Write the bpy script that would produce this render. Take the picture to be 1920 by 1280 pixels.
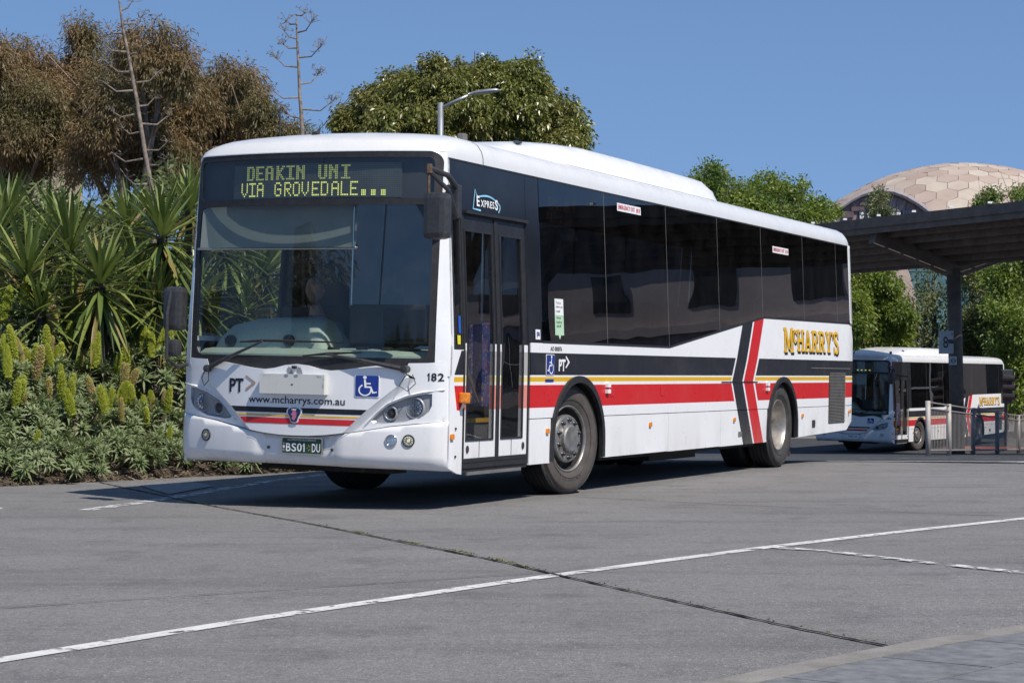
import bpy, bmesh, math, random
import numpy as np
from mathutils import Vector, Matrix
from mathutils.geometry import delaunay_2d_cdt
R = math.radians
random.seed(7); RNG = np.random.default_rng(11)
for o in list(bpy.data.objects): bpy.data.objects.remove(o)
SC = bpy.context.scene
COL = SC.collection

# ------------------------------------------------------------------ camera, sky, sun, exposure
CAM_H = 1.025; FPX = 3840.0; PITCH = math.atan(71.6 / FPX)
cam = bpy.data.cameras.new('camera'); cam.lens = 72.0; cam.sensor_width = 36.0
cam.clip_start = 0.1; cam.clip_end = 3000
camo = bpy.data.objects.new('camera', cam); COL.objects.link(camo)
camo.location = (0, 0, CAM_H); camo.rotation_euler = (R(90) + PITCH, 0, 0)
SC.camera = camo

SUN_H = Vector((0.655, -0.755)).normalized()      # horizontal direction towards the sun
SUN_EL = R(51.5)
sun_dir = Vector((SUN_H.x * math.cos(SUN_EL), SUN_H.y * math.cos(SUN_EL), math.sin(SUN_EL)))
world = bpy.data.worlds.new('World'); SC.world = world; world.use_nodes = True
wn = world.node_tree.nodes; wl = world.node_tree.links
sky = wn.new('ShaderNodeTexSky'); sky.sky_type = 'NISHITA'; sky.sun_disc = False
sky.sun_elevation = SUN_EL; sky.sun_rotation = math.atan2(SUN_H.x, SUN_H.y)
sky.air_density = 1.0; sky.dust_density = 0.0; sky.ozone_density = 5.0; sky.altitude = 0
# the low sky keeps the clear blue of the higher sky, as on a dry spring day
_tc = wn.new('ShaderNodeTexCoord'); _sx = wn.new('ShaderNodeSeparateXYZ'); _cx = wn.new('ShaderNodeCombineXYZ'); _ma = wn.new('ShaderNodeMath')
_ma.operation = 'MULTIPLY_ADD'; _ma.inputs[1].default_value = 0.85; _ma.inputs[2].default_value = 0.215
wl.new(_tc.outputs['Generated'], _sx.inputs[0]); wl.new(_sx.outputs[2], _ma.inputs[0])
for _i in (0, 1): wl.new(_sx.outputs[_i], _cx.inputs[_i])
wl.new(_ma.outputs[0], _cx.inputs[2]); wl.new(_cx.outputs[0], sky.inputs['Vector'])
wl.new(sky.outputs[0], wn['Background'].inputs[0]); wn['Background'].inputs[1].default_value = 0.138
sl = bpy.data.lights.new('sun', 'SUN'); sl.energy = 5.0; sl.angle = R(0.53); sl.color = (1.0, 0.93, 0.83)
slo = bpy.data.objects.new('sun', sl); COL.objects.link(slo)
slo.rotation_euler = (-sun_dir).to_track_quat('-Z', 'Y').to_euler()
SC.view_settings.view_transform = 'Standard'; SC.view_settings.look = 'None'
SC.view_settings.gamma = 1.0; SC.view_settings.exposure = 0.06; SC.view_settings.use_curve_mapping = False
SC.render.engine = 'CYCLES'
SC.cycles.max_bounces = 10; SC.cycles.transparent_max_bounces = 16

# ------------------------------------------------------------------ helpers
def at(px, py, Y):
    """world point at depth Y that the photograph shows at pixel (px, py)"""
    a = (px - 960) / FPX; b = (640 - py) / FPX
    d = Vector((a, math.cos(PITCH) - b * math.sin(PITCH), math.sin(PITCH) + b * math.cos(PITCH)))
    return Vector((0, 0, CAM_H)) + d * (Y / d.y)

def link(o, parent=None):
    COL.objects.link(o)
    if parent is not None: o.parent = parent
    return o
def tag(o, label=None, cat=None, group=None, kind=None):
    if label: o['label'] = label
    if cat: o['category'] = cat
    if group: o['group'] = group
    if kind: o['kind'] = kind
    return o
def empty(name, loc=(0, 0, 0), rz=0, label=None, cat=None, group=None):
    o = bpy.data.objects.new(name, None); o.empty_display_size = 0.2
    link(o); o.location = loc; o.rotation_euler = (0, 0, rz)
    return tag(o, label, cat, group)
def mesh(name, V, F, smooth=False):
    me = bpy.data.meshes.new(name)
    me.from_pydata([tuple(v) for v in V], [], [tuple(f) for f in F]); me.update()
    if smooth:
        me.shade_smooth()
        if smooth == 'auto': me.set_sharp_from_angle(angle=R(34))
    return me
def obj(name, V, F, mat, parent=None, smooth=False):
    me = mesh(name, V, F, smooth); o = bpy.data.objects.new(name, me)
    if mat is not None: me.materials.append(mat)
    return link(o, parent)
def quads_mesh(name, V, nper, mat, smooth=False):
    """fast mesh from an (N*nper,3) array, every nper vertices one face"""
    V = np.asarray(V, dtype=np.float32); n = len(V); nf = n // nper
    me = bpy.data.meshes.new(name)
    me.vertices.add(n); me.vertices.foreach_set('co', V.ravel())
    me.loops.add(n); me.loops.foreach_set('vertex_index', np.arange(n, dtype=np.int32))
    me.polygons.add(nf); me.polygons.foreach_set('loop_start', np.arange(0, n, nper, dtype=np.int32))
    me.polygons.foreach_set('loop_total', np.full(nf, nper, dtype=np.int32))
    me.update(calc_edges=True); me.validate()
    if mat: me.materials.append(mat)
    return me
def strips_mesh(name, V, mat, smooth=False):
    """leaf strips: V is (N, 6, 3): three pairs of left/right points -> two quads each, shared vertices"""
    V = np.asarray(V, dtype=np.float32); N = V.shape[0]
    base = (np.arange(N, dtype=np.int32) * 6)[:, None]
    idx = np.concatenate([base + np.array([0, 1, 3, 2]), base + np.array([2, 3, 5, 4])], axis=1).ravel()
    me = bpy.data.meshes.new(name)
    me.vertices.add(N * 6); me.vertices.foreach_set('co', V.ravel())
    me.loops.add(len(idx)); me.loops.foreach_set('vertex_index', idx.astype(np.int32))
    me.polygons.add(N * 2); me.polygons.foreach_set('loop_start', np.arange(0, N * 8, 4, dtype=np.int32))
    me.polygons.foreach_set('loop_total', np.full(N * 2, 4, dtype=np.int32))
    me.update(calc_edges=True); me.validate()
    if mat: me.materials.append(mat)
    if smooth: me.shade_smooth()
    return me
class MB:
    """collects boxes, tubes and lathes into one mesh"""
    def __init__(s): s.V = []; s.F = []
    def add(s, V, F):
        b = len(s.V); s.V += [tuple(v) for v in V]; s.F += [tuple(i + b for i in f) for f in F]; return s
    def box(s, x0, x1, y0, y1, z0, z1):
        return s.add([(x, y, z) for x in (x0, x1) for y in (y0, y1) for z in (z0, z1)],
                     [(0, 1, 3, 2), (4, 6, 7, 5), (0, 4, 5, 1), (2, 3, 7, 6), (0, 2, 6, 4), (1, 5, 7, 3)])
    def bbox(s, x0, x1, y0, y1, z0, z1, b=0.01):
        """bevelled box"""
        bm = bmesh.new(); bmesh.ops.create_cube(bm, size=1)
        for v in bm.verts: v.co = (x0 + (v.co.x + .5) * (x1 - x0), y0 + (v.co.y + .5) * (y1 - y0), z0 + (v.co.z + .5) * (z1 - z0))
        bmesh.ops.bevel(bm, geom=list(bm.edges), offset=b, segments=2, profile=.6, affect='EDGES')
        bm.verts.index_update(); s.add([v.co[:] for v in bm.verts], [[v.index for v in f.verts] for f in bm.faces]); bm.free(); return s
    def tube(s, pts, rad, n=8, cap=True):
        pts = [Vector(p) for p in pts]
        if not hasattr(rad, '__len__'): rad = [rad] * len(pts)
        V = []; F = []; ref = None
        for i, p in enumerate(pts):
            d = (pts[min(i + 1, len(pts) - 1)] - pts[max(i - 1, 0)]).normalized()
            if ref is None: ref = d.orthogonal().normalized()
            ref = (ref - d * ref.dot(d))
            ref = ref.normalized() if ref.length > 1e-6 else d.orthogonal().normalized()
            bi = d.cross(ref)
            for k in range(n):
                a = 2 * math.pi * k / n
                V.append(p + (ref * math.cos(a) + bi * math.sin(a)) * rad[i])
        for i in range(len(pts) - 1):
            for k in range(n):
                F.append((i * n + k, i * n + (k + 1) % n, (i + 1) * n + (k + 1) % n, (i + 1) * n + k))
        if cap: F.append(tuple(range(n))[::-1]); F.append(tuple((len(pts) - 1) * n + k for k in range(n)))
        return s.add(V, F)
    def lathe(s, prof, n=32, axis='y', c=(0, 0, 0)):
        """prof: list of (radius, offset along axis)"""
        V = []; F = []
        for r, h in prof:
            for k in range(n):
                a = 2 * math.pi * k / n; p = r * math.cos(a); q = r * math.sin(a)
                v = (p, h, q) if axis == 'y' else ((h, p, q) if axis == 'x' else (p, q, h))
                V.append((v[0] + c[0], v[1] + c[1], v[2] + c[2]))
        for i in range(len(prof) - 1):
            for k in range(n):
                F.append((i * n + k, i * n + (k + 1) % n, (i + 1) * n + (k + 1) % n, (i + 1) * n + k))
        return s.add(V, F)
    def build(s, name, mat, parent=None, smooth=False):
        return obj(name, s.V, s.F, mat, parent, smooth)

def inside(P, poly):
    x = P[:, 0]; y = P[:, 1]; r = np.zeros(len(P), bool)
    p = np.asarray(poly); q = np.roll(p, 1, axis=0)
    for (x1, y1), (x2, y2) in zip(p, q):
        if y1 == y2: continue
        c = ((y1 > y) != (y2 > y)) & (x < (x2 - x1) * (y - y1) / (y2 - y1) + x1); r ^= c
    return r
def densify(poly, step):
    out = []
    for a, b in zip(poly, poly[1:] + poly[:1]):
        n = max(1, int(math.ceil(math.hypot(b[0] - a[0], b[1] - a[1]) / step)))
        out += [(a[0] + (b[0] - a[0]) * k / n, a[1] + (b[1] - a[1]) * k / n) for k in range(n)]
    return out
def patch(polys, mapf, step=.12, holes=(), thick=0.0, grid=True, off=0.0):
    """union of 2-D polygons minus holes, laid on the surface mapf(a, b, depth); thick > 0 makes it solid"""
    polys = [densify(list(p), step) for p in polys]; holes = [densify(list(p), step) for p in holes]
    pts = []; edges = []
    for lp in polys + holes:
        b = len(pts); pts += lp; edges += [(b + i, b + (i + 1) % len(lp)) for i in range(len(lp))]
    A = np.array(pts)
    if grid:
        x0, y0 = A.min(0); x1, y1 = A.max(0)
        gx = np.arange(x0 + step / 2, x1, step); gy = np.arange(y0 + step / 2, y1, step)
        if len(gx) and len(gy):
            G = np.stack(np.meshgrid(gx, gy), -1).reshape(-1, 2)
            m = np.zeros(len(G), bool)
            for p in polys: m |= inside(G, p)
            for p in holes: m &= ~inside(G, p)
            G = G[m]
            if len(G):
                keep = np.ones(len(G), bool)
                for i in range(0, len(G), 400):
                    d = np.min(np.linalg.norm(G[i:i + 400, None] - A[None], axis=2), axis=1); keep[i:i + 400] = d > step * .35
                pts += [tuple(g) for g in G[keep]]
    r = delaunay_2d_cdt([Vector(p) for p in pts], edges, [], 0, 1e-5)
    V2 = np.array([v[:] for v in r[0]]); F = [f for f in r[2] if len(f) == 3]
    C = np.array([V2[list(f)].mean(0) for f in F]); m = np.zeros(len(F), bool)
    for p in polys: m |= inside(C, p)
    for p in holes: m &= ~inside(C, p)
    F = [f for f, k in zip(F, m) if k]
    used = sorted({i for f in F for i in f}); rm = {v: i for i, v in enumerate(used)}
    F = [tuple(rm[i] for i in f) for f in F]; P2 = V2[used]
    V = [mapf(a, b, off) for a, b in P2]
    if thick:
        n = len(V); V += [mapf(a, b, off + thick) for a, b in P2]
        cnt = {}
        for f in F:
            for a, b in zip(f, f[1:] + f[:1]): cnt[(a, b)] = 1
        side = [(a, b) for (a, b) in cnt if (b, a) not in cnt]
        F = F + [tuple(i + n for i in f[::-1]) for f in F] + [(b, a, a + n, b + n) for a, b in side]
    return V, F
def fix_normals(o, towards):
    """turn single sheets so that their normals look along 'towards' (local)"""
    me = o.data; t = Vector(towards)
    s = sum(p.normal.dot(t) * p.area for p in me.polygons)
    if s < 0: me.flip_normals()
    return o
def rrect(x0, x1, y0, y1, r, n=6):
    out = []
    for cx, cy, a0 in ((x1 - r, y1 - r, 0), (x0 + r, y1 - r, 90), (x0 + r, y0 + r, 180), (x1 - r, y0 + r, 270)):
        for k in range(n + 1):
            a = R(a0 + 90 * k / n); out.append((cx + r * math.cos(a), cy + r * math.sin(a)))
    return out
def rect(x0, x1, y0, y1): return [(x0, y0), (x1, y0), (x1, y1), (x0, y1)]
def circ(x, y, r, n=20, ry=None):
    return [(x + r * math.cos(2 * math.pi * k / n), y + (ry or r) * math.sin(2 * math.pi * k / n)) for k in range(n)]
def text2d(s, w=None, h=None, bold=0.0, spacing=1.0):
    """flat lettering as 2-D triangles with its lower left at 0,0, scaled to width w and / or height h"""
    cu = bpy.data.curves.new('txt', 'FONT'); cu.body = s; cu.offset = bold; cu.space_character = spacing; cu.resolution_u = 4
    o = bpy.data.objects.new('txt', cu); COL.objects.link(o)
    me = bpy.data.meshes.new_from_object(o)
    P = np.array([v.co[:2] for v in me.vertices]); F = [tuple(p.vertices) for p in me.polygons]
    bpy.data.objects.remove(o); bpy.data.curves.remove(cu); bpy.data.meshes.remove(me)
    P -= P.min(0); ex = P.max(0)
    sx = w / ex[0] if w else h / ex[1]; sy = h / ex[1] if h else sx
    return P * [sx, sy], F
def number2d(s, w, h, bold=0.0):
    adv = {' ': .35, '1': .62}; x = 0; V = []; F = []
    tot = sum(adv.get(c, 1.0) for c in s)
    for c in s:
        a = adv.get(c, 1.0)
        if c == '1': P = np.array([(.22, 0), (.42, 0), (.42, 1), (.27, 1), (.05, .80), (.05, .64), (.22, .74)]); f = [(0, 1, 2, 3, 6), (3, 4, 5, 6)]
        elif c == ' ': P = None
        else:
            P, f = text2d(c, .84 if c not in 'J' else .6, 1.0, bold); P = P + [.06, 0]
        if P is not None:
            b = len(V); V += [((x + p[0]) / tot * w, p[1] * h) for p in P]; F += [tuple(i + b for i in q) for q in f]
        x += a
    return V, F
def fan(c0, c1, n): return [c0 + (c1 - c0) * k / (n - 1) for k in range(n)]

# ------------------------------------------------------------------ materials
class NT:
    def __init__(s, name):
        s.m = bpy.data.materials.new(name); s.m.use_nodes = True
        s.n = s.m.node_tree.nodes; s.l = s.m.node_tree.links; s.b = s.n['Principled BSDF']; s.out = s.n['Material Output']
    def node(s, t, **kw):
        n = s.n.new(t)
        for k, v in kw.items(): setattr(n, k, v)
        return n
    def put(s, sock, v):
        if hasattr(v, 'bl_idname') or hasattr(v, 'is_output'): s.l.new(v, sock)
        else: sock.default_value = v
    def math(s, op, a, b=0.0, c=None):
        n = s.node('ShaderNodeMath', operation=op); s.put(n.inputs[0], a); s.put(n.inputs[1], b)
        if c is not None: s.put(n.inputs[2], c)
        return n.outputs[0]
    def mix(s, f, a, b):
        n = s.node('ShaderNodeMix', data_type='RGBA'); s.put(n.inputs[0], f)
        for sk, v in ((n.inputs[6], a), (n.inputs[7], b)):
            if isinstance(v, tuple): sk.default_value = (v[0], v[1], v[2], 1)
            else: s.l.new(v, sk)
        return n.outputs[2]
    def coord(s, kind='Object', scale=None):
        c = s.node('ShaderNodeTexCoord').outputs[kind]
        if scale is not None:
            mp = s.node('ShaderNodeMapping'); s.l.new(c, mp.inputs[0]); mp.inputs['Scale'].default_value = scale; c = mp.outputs[0]
        return c
    def noise(s, scale, detail=4, rough=.55, vec=None, lo=.35, hi=.65, color=False):
        n = s.node('ShaderNodeTexNoise'); n.inputs['Scale'].default_value = scale; n.inputs['Detail'].default_value = detail
        n.inputs['Roughness'].default_value = rough
        if vec is not None: s.l.new(vec, n.inputs['Vector'])
        if color: return n.outputs['Color']
        r = s.node('ShaderNodeMapRange'); s.l.new(n.outputs['Fac'], r.inputs[0]); r.inputs[1].default_value = lo; r.inputs[2].default_value = hi
        return r.outputs[0]
    def bump(s, h, strength=.3, dist=.01):
        b = s.node('ShaderNodeBump'); b.inputs['Strength'].default_value = strength; b.inputs['Distance'].default_value = dist
        s.l.new(h, b.inputs['Height']); s.l.new(b.outputs[0], s.b.inputs['Normal']); return b
    def set(s, base=None, rough=None, metal=None, coat=None, spec=None, emit=None, estr=None, trans=None):
        b = s.b.inputs
        if base is not None: s.put(b['Base Color'], base if not isinstance(base, tuple) else (base[0], base[1], base[2], 1))
        if rough is not None: s.put(b['Roughness'], rough)
        if metal is not None: b['Metallic'].default_value = metal
        if coat is not None: b['Coat Weight'].default_value = coat; b['Coat Roughness'].default_value = .06
        if spec is not None: b['Specular IOR Level'].default_value = spec
        if emit is not None: b['Emission Color'].default_value = (*emit, 1); b['Emission Strength'].default_value = estr
        return s.m
def plain(name, base, rough=.5, metal=0, coat=None, spec=None, var=.15, scale=6, bump=0):
    t = NT(name); v = t.coord()
    f = t.noise(scale, 5, .6, v)
    dk = tuple(c * (1 - var) for c in base); lt = tuple(min(1, c * (1 + var)) for c in base)
    t.set(t.mix(f, dk, lt), rough, metal, coat, spec)
    if bump: t.bump(t.noise(scale * 12, 3, .6, v), bump, .004)
    return t.m
def leafmat(name, c1, c2, c3=None, rough=.45, trans=.25, big=.6, spec=.4):
    """foliage: every leaf its own tint, drifting from clump to clump, some light through it"""
    t = NT(name); g = t.node('ShaderNodeNewGeometry')
    col = t.mix(g.outputs['Random Per Island'], c1, c2)
    if c3: col = t.mix(t.noise(big, 2, .5, t.coord(), .42, .62), col, c3)
    t.set(col, rough, spec=spec)
    tr = t.node('ShaderNodeBsdfTranslucent'); t.l.new(t.mix(.35, col, (c2[0] * 1.5, c2[1] * 1.5, c2[2] * .6)), tr.inputs[0])
    mx = t.node('ShaderNodeMixShader'); mx.inputs[0].default_value = trans
    t.l.new(t.b.outputs[0], mx.inputs[1]); t.l.new(tr.outputs[0], mx.inputs[2]); t.l.new(mx.outputs[0], t.out.inputs[0])
    return t.m
def glass(name, tint, f0=.045, wav=0.0, wscale=1.5, rough=0.0, dirt=0.0):
    """thin pane: Schlick reflection over a tinted see-through"""
    t = NT(name); t.n.remove(t.b)
    g = t.node('ShaderNodeNewGeometry')
    d = t.node('ShaderNodeVectorMath', operation='DOT_PRODUCT'); t.l.new(g.outputs['Normal'], d.inputs[0]); t.l.new(g.outputs['Incoming'], d.inputs[1])
    c = t.math('SUBTRACT', 1.0, t.math('ABSOLUTE', d.outputs['Value']))
    F = t.math('MULTIPLY_ADD', t.math('POWER', c, 5.0), 1 - f0, f0)
    tr = t.node('ShaderNodeBsdfTransparent'); tr.inputs[0].default_value = (*tint, 1)
    gl = t.node('ShaderNodeBsdfGlossy'); gl.inputs['Roughness'].default_value = rough; gl.inputs['Color'].default_value = (1, 1, 1, 1)
    if wav:
        bp = t.node('ShaderNodeBump'); bp.inputs['Strength'].default_value = wav; bp.inputs['Distance'].default_value = .1
        nn = t.node('ShaderNodeTexNoise'); nn.inputs['Scale'].default_value = wscale; nn.inputs['Detail'].default_value = 1.0
        t.l.new(t.coord(), nn.inputs['Vector']); t.l.new(nn.outputs['Fac'], bp.inputs['Height']); t.l.new(bp.outputs[0], gl.inputs['Normal'])
    mx = t.node('ShaderNodeMixShader'); t.l.new(F, mx.inputs[0]); t.l.new(tr.outputs[0], mx.inputs[1]); t.l.new(gl.outputs[0], mx.inputs[2])
    last = mx
    if dirt:
        df = t.node('ShaderNodeBsdfDiffuse'); df.inputs[0].default_value = (.5, .48, .44, 1)
        m2 = t.node('ShaderNodeMixShader'); t.l.new(t.math('MULTIPLY', t.noise(3.0, 8, .7, t.coord(), .4, .8), dirt), m2.inputs[0])
        t.l.new(mx.outputs[0], m2.inputs[1]); t.l.new(df.outputs[0], m2.inputs[2]); last = m2
    t.l.new(last.outputs[0], t.out.inputs[0]); return t.m

# ------------------------------------------------------------------ ground materials
def asphalt(name, base, dark, light, grit=1.0):
    t = NT(name); v = t.coord()
    f = t.noise(.35, 6, .62, v, .35, .68); c = t.mix(f, base, tuple(x * .80 for x in base))
    def rotated(deg, sc):
        mp = t.node('ShaderNodeMapping'); t.l.new(v, mp.inputs[0]); mp.inputs['Rotation'].default_value = (0, 0, R(deg)); mp.inputs['Scale'].default_value = sc; return mp.outputs[0]
    s0 = t.noise(1.0, 7, .66, rotated(-50, (.22, 1.5, 1)), .50, .80); c = t.mix(t.math('MULTIPLY', s0, .62), c, dark)          # long scuffs where the buses turn
    s1 = t.noise(1.0, 6, .7, rotated(-28, (.35, 3.2, 1)), .56, .80); c = t.mix(t.math('MULTIPLY', s1, .45), c, dark)
    s2 = t.noise(1.6, 7, .72, v, .52, .74); c = t.mix(t.math('MULTIPLY', s2, .7), c, dark)                                       # stains
    s3 = t.noise(6.5, 6, .7, v, .60, .72); c = t.mix(t.math('MULTIPLY', s3, .45), c, dark)
    s4 = t.noise(2.7, 6, .7, v, .60, .78); c = t.mix(t.math('MULTIPLY', s4, .35), c, light)
    dr = t.node('ShaderNodeTexVoronoi'); dr.inputs['Scale'].default_value = 2.1; t.l.new(v, dr.inputs['Vector'])
    d_ = t.node('ShaderNodeMapRange'); t.l.new(dr.outputs['Distance'], d_.inputs[0]); d_.inputs[1].default_value = .13; d_.inputs[2].default_value = .03
    c = t.mix(t.math('MULTIPLY', t.math('MULTIPLY', d_.outputs[0], t.noise(1.1, 2, .5, v, .5, .6)), .55), c, dark)                # oil drips
    ag = t.noise(46, 4, .9, v, .40, .62); c = t.mix(t.math('MULTIPLY', ag, .62 * grit), c, dark)
    ag2 = t.noise(15, 5, .85, v, .46, .66); c = t.mix(t.math('MULTIPLY', ag2, .42 * grit), c, dark)
    vo = t.node('ShaderNodeTexVoronoi'); vo.inputs['Scale'].default_value = 48; t.l.new(v, vo.inputs['Vector'])
    sp = t.math('LESS_THAN', vo.outputs['Distance'], .20); sp = t.math('MULTIPLY', sp, t.noise(14, 3, .6, v, .42, .6))
    c = t.mix(t.math('MULTIPLY', sp, .75), c, light)
    t.set(c, t.math('MULTIPLY_ADD', f, .12, .72), spec=.3)
    t.bump(t.math('ADD', t.noise(100, 2, .7, v), t.math('MULTIPLY', t.noise(28, 3, .6, v), .7)), .6, .008)
    return t.m
M = {}
M['forecourt'] = asphalt('forecourt_concrete', (.295, .286, .277), (.09, .088, .088), (.50, .48, .46))
M['road'] = asphalt('dark_asphalt', (.075, .076, .08), (.045, .045, .048), (.16, .16, .16))
def paint_line(name, base, worn):
    t = NT(name); v = t.coord()
    f = t.noise(7, 7, .75, t.coord('Object', (1, 1, 1)), worn, worn + .06)
    f2 = t.noise(45, 4, .7, v, .25, .5); f = t.math('MULTIPLY', f, t.math('MULTIPLY_ADD', f2, .35, .65))
    t.set(t.mix(t.noise(3, 5, .6, v), base, tuple(x * .82 for x in base)), .6)
    tr = t.node('ShaderNodeBsdfTransparent'); mx = t.node('ShaderNodeMixShader')
    t.l.new(f, mx.inputs[0]); t.l.new(tr.outputs[0], mx.inputs[1]); t.l.new(t.b.outputs[0], mx.inputs[2]); t.l.new(mx.outputs[0], t.out.inputs[0])
    return t.m
M['line'] = paint_line('white_road_paint', (.72, .71, .68), .395)
M['line_worn'] = paint_line('worn_road_paint', (.68, .67, .65), .47)
M['joint'] = plain('joint_filler', (.026, .025, .022), .95, var=.5, scale=20, spec=.05)
M['kerb'] = plain('kerb_concrete', (.215, .20, .18), .85, var=.22, scale=5, bump=.5)
M['bluestone'] = plain('bluestone_paving', (.165, .167, .168), .7, var=.25, scale=14, bump=.35)
M['mulch'] = plain('mulch_soil', (.075, .055, .04), .95, var=.6, scale=14, bump=1.0)

def smooth(a, b, x):
    t = min(1, max(0, (x - a) / (b - a))); return t * t * (3 - 2 * t)
def gz(X, Y):
    d = -.033 * (max(0, Y - 25.5) - max(0, Y - 62)) * smooth(-4, 3, X)
    return d
# ground: one sheet to the horizon
def axis(vals): return sorted(set(vals))
gx = axis([-1500, -500, -150, -60, -30, -20] + [x * 1.0 for x in range(-14, 31)] + [34, 40, 50, 80, 150, 500, 1500])
gy = axis([-1500, -300, -80, -30, -10, 0] + [y * 1.0 for y in range(4, 76)] + [80, 90, 110, 150, 300, 800, 2500])
V = [(x, y, gz(x, y)) for y in gy for x in gx]; nx = len(gx)
F = [(j * nx + i, j * nx + i + 1, (j + 1) * nx + i + 1, (j + 1) * nx + i) for j in range(len(gy) - 1) for i in range(nx - 1)]
tag(obj('ground', V, F, M['forecourt'], smooth=True), kind='structure')
def sheet(name, poly, mat, dz, step=1.0):
    Vv, Ff = patch([poly], lambda a, b, d: (a, b, gz(a, b) + dz), step)
    return tag(fix_normals(obj(name, Vv, Ff, mat, smooth=True), (0, 0, 1)), kind='structure')
def ribbon(name, pts, width, mat, dz, wob=0.0, step=.25):
    P = []
    for a, b in zip(pts, pts[1:]):
        n = max(1, int(math.hypot(b[0] - a[0], b[1] - a[1]) / step))
        P += [(a[0] + (b[0] - a[0]) * k / n, a[1] + (b[1] - a[1]) * k / n) for k in range(n)]
    P.append(pts[-1]); V = []; F = []
    for i, p in enumerate(P):
        a = P[max(0, i - 1)]; b = P[min(len(P) - 1, i + 1)]
        d = Vector((b[0] - a[0], b[1] - a[1])).normalized(); nn = Vector((-d.y, d.x))
        w1 = width / 2 + random.uniform(-wob, wob); w2 = width / 2 + random.uniform(-wob, wob)
        for q in (Vector(p) + nn * w1, Vector(p) - nn * w2): V.append((q.x, q.y, gz(q.x, q.y) + dz))
        if i: F.append((2 * i - 2, 2 * i - 1, 2 * i + 1, 2 * i))
    return tag(fix_normals(obj(name, V, F, mat), (0, 0, 1)), kind='structure')
sheet('road', [(22, 14.2), (6.6, 24.7), (3.6, 26.7), (-1.5, 31), (-1.5, 78), (60, 78), (60, 14)], M['road'], .004, 1.5)
ribbon('road_marking', [(22, 14.9), (6.75, 25.3), (3.8, 27.3), (1.0, 29.4)], .42, M['line'], .008, .01)
ribbon('road_marking', [(25, 19), (9.0, 31.0), (5.2, 34.4), (2.5, 37)], .18, M['line_worn'], .008, .01)
ribbon('road_marking', [(-4.6, 3.2), (-1.87, 7.50), (-1.09, 8.80), (0, 10.43), (.72, 11.42), (1.57, 12.55), (2.6, 13.8), (3.78, 15.14), (9, 21)], .105, M['line'], .004, .003)
ribbon('road_marking', [(1.60, 12.50), (1.91, 12.18), (2.23, 11.6), (2.71, 10.85), (4.2, 8.6)], .10, M['line_worn'], .008, .006)
ribbon('road_marking', [(-3.35, 16.1), (-3.05, 17.3), (-2.78, 18.8), (-2.46, 20.59), (-2.02, 22.1), (-1.3, 24.2), (1, 29)], .15, M['line_worn'], .004, .006)
sheet('light_patch', [(-3.59, 19.77), (-3.2, 20.45), (-2.86, 19.67), (-3.06, 18.25)], plain('patched_concrete', (.27, .268, .26), .85, var=.15, scale=8, bump=.4), .008, .4)
ribbon('road_marking', [(-4.6, 16.0), (-4.05, 16.35)], .3, M['line_worn'], .004, .02)
jp = [(-4.1, 20.4), (-2.7, 17.2), (-2.23, 16.20), (-1.54, 14.80), (-.82, 13.21), (-.38, 12.25), (0, 11.39), (.25, 10.71), (.82, 9.32), (1.18, 8.43), (1.46, 7.84)]
ribbon('slab_joint', jp, .021, M['joint'], .0065, .006, .07)
ribbon('slab_joint', [(.55, 17.9), (1.6, 16.9), (2.9, 15.9), (5.0, 14.4), (9, 11.6)], .012, M['joint'], .0065, .005, .12)
ribbon('slab_joint', [(-5.2, 7.2), (-2.3, 9.19), (0, 10.77), (.6, 11.2)], .010, plain('hairline_joint', (.075, .073, .07), .9), .0065, .003, .2)
# little weeds and grit along the joint
WV = []
for k in range(520):
    i = random.randrange(3, len(jp) - 1); a = jp[i]; b = jp[i + 1]; q = random.random()
    cx = a[0] + (b[0] - a[0]) * q; cy = a[1] + (b[1] - a[1]) * q
    if random.random() < .75:  # clumped
        cl = [(-.05, 11.5), (.05, 11.2), (-.62, 12.75), (-1.0, 13.6), (-.3, 12.1)][k % 5]; 
        tt = random.gauss(0, .09); cx = cl[0] - tt * .42; cy = cl[1] + tt * .9
    cx += random.gauss(0, .006); cy += random.gauss(0, .006); h = random.uniform(.003, .011); an = random.random() * 6.28; w = random.uniform(.003, .007)
    dx, dy = math.cos(an) * w, math.sin(an) * w; lx, ly = random.gauss(0, .01), random.gauss(0, .01)
    WV += [(cx - dx, cy - dy, .012), (cx + dx, cy + dy, .012), (cx + lx, cy + ly, .012 + h)]
M['weed'] = leafmat('joint_weeds', (.10, .11, .025), (.20, .18, .05), trans=.1)
wo = link(bpy.data.objects.new('joint_weeds', quads_mesh('joint_weeds', WV, 3, M['weed']))); tag(wo, 'tiny weeds growing in the dark slab joint', 'weeds', kind='stuff')

# kerb and bluestone footpath at the near right
KZ = .10
k_out = [(.26, 5.9), (.785, 6.58), (1.41, 7.30), (2.0, 7.86), (3.4, 8.98), (6.5, 11.1)]
def offs(pts, d):
    out = []
    for i, p in enumerate(pts):
        a = pts[max(0, i - 1)]; b = pts[min(len(pts) - 1, i + 1)]; t = Vector((b[0] - a[0], b[1] - a[1])).normalized()
        out.append((p[0] + t.y * d, p[1] - t.x * d))
    return out
k_in = offs(k_out, .15)
kv = []; kf = []
for (a, b) in zip(k_out, k_in):
    t = Vector((b[0] - a[0], b[1] - a[1])).normalized()
    kv += [(a[0] - t.x * .012, a[1] - t.y * .012, -.02), (a[0], a[1], KZ - .02), (a[0] + t.x * .02, a[1] + t.y * .02, KZ), (b[0], b[1], KZ), (b[0], b[1], -.02)]
for i in range(len(k_out) - 1):
    for j in range(4): kf.append((i * 5 + j, i * 5 + j + 1, (i + 1) * 5 + j + 1, (i + 1) * 5 + j))
tag(obj('kerb', kv, kf, M['kerb']), kind='structure')
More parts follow.
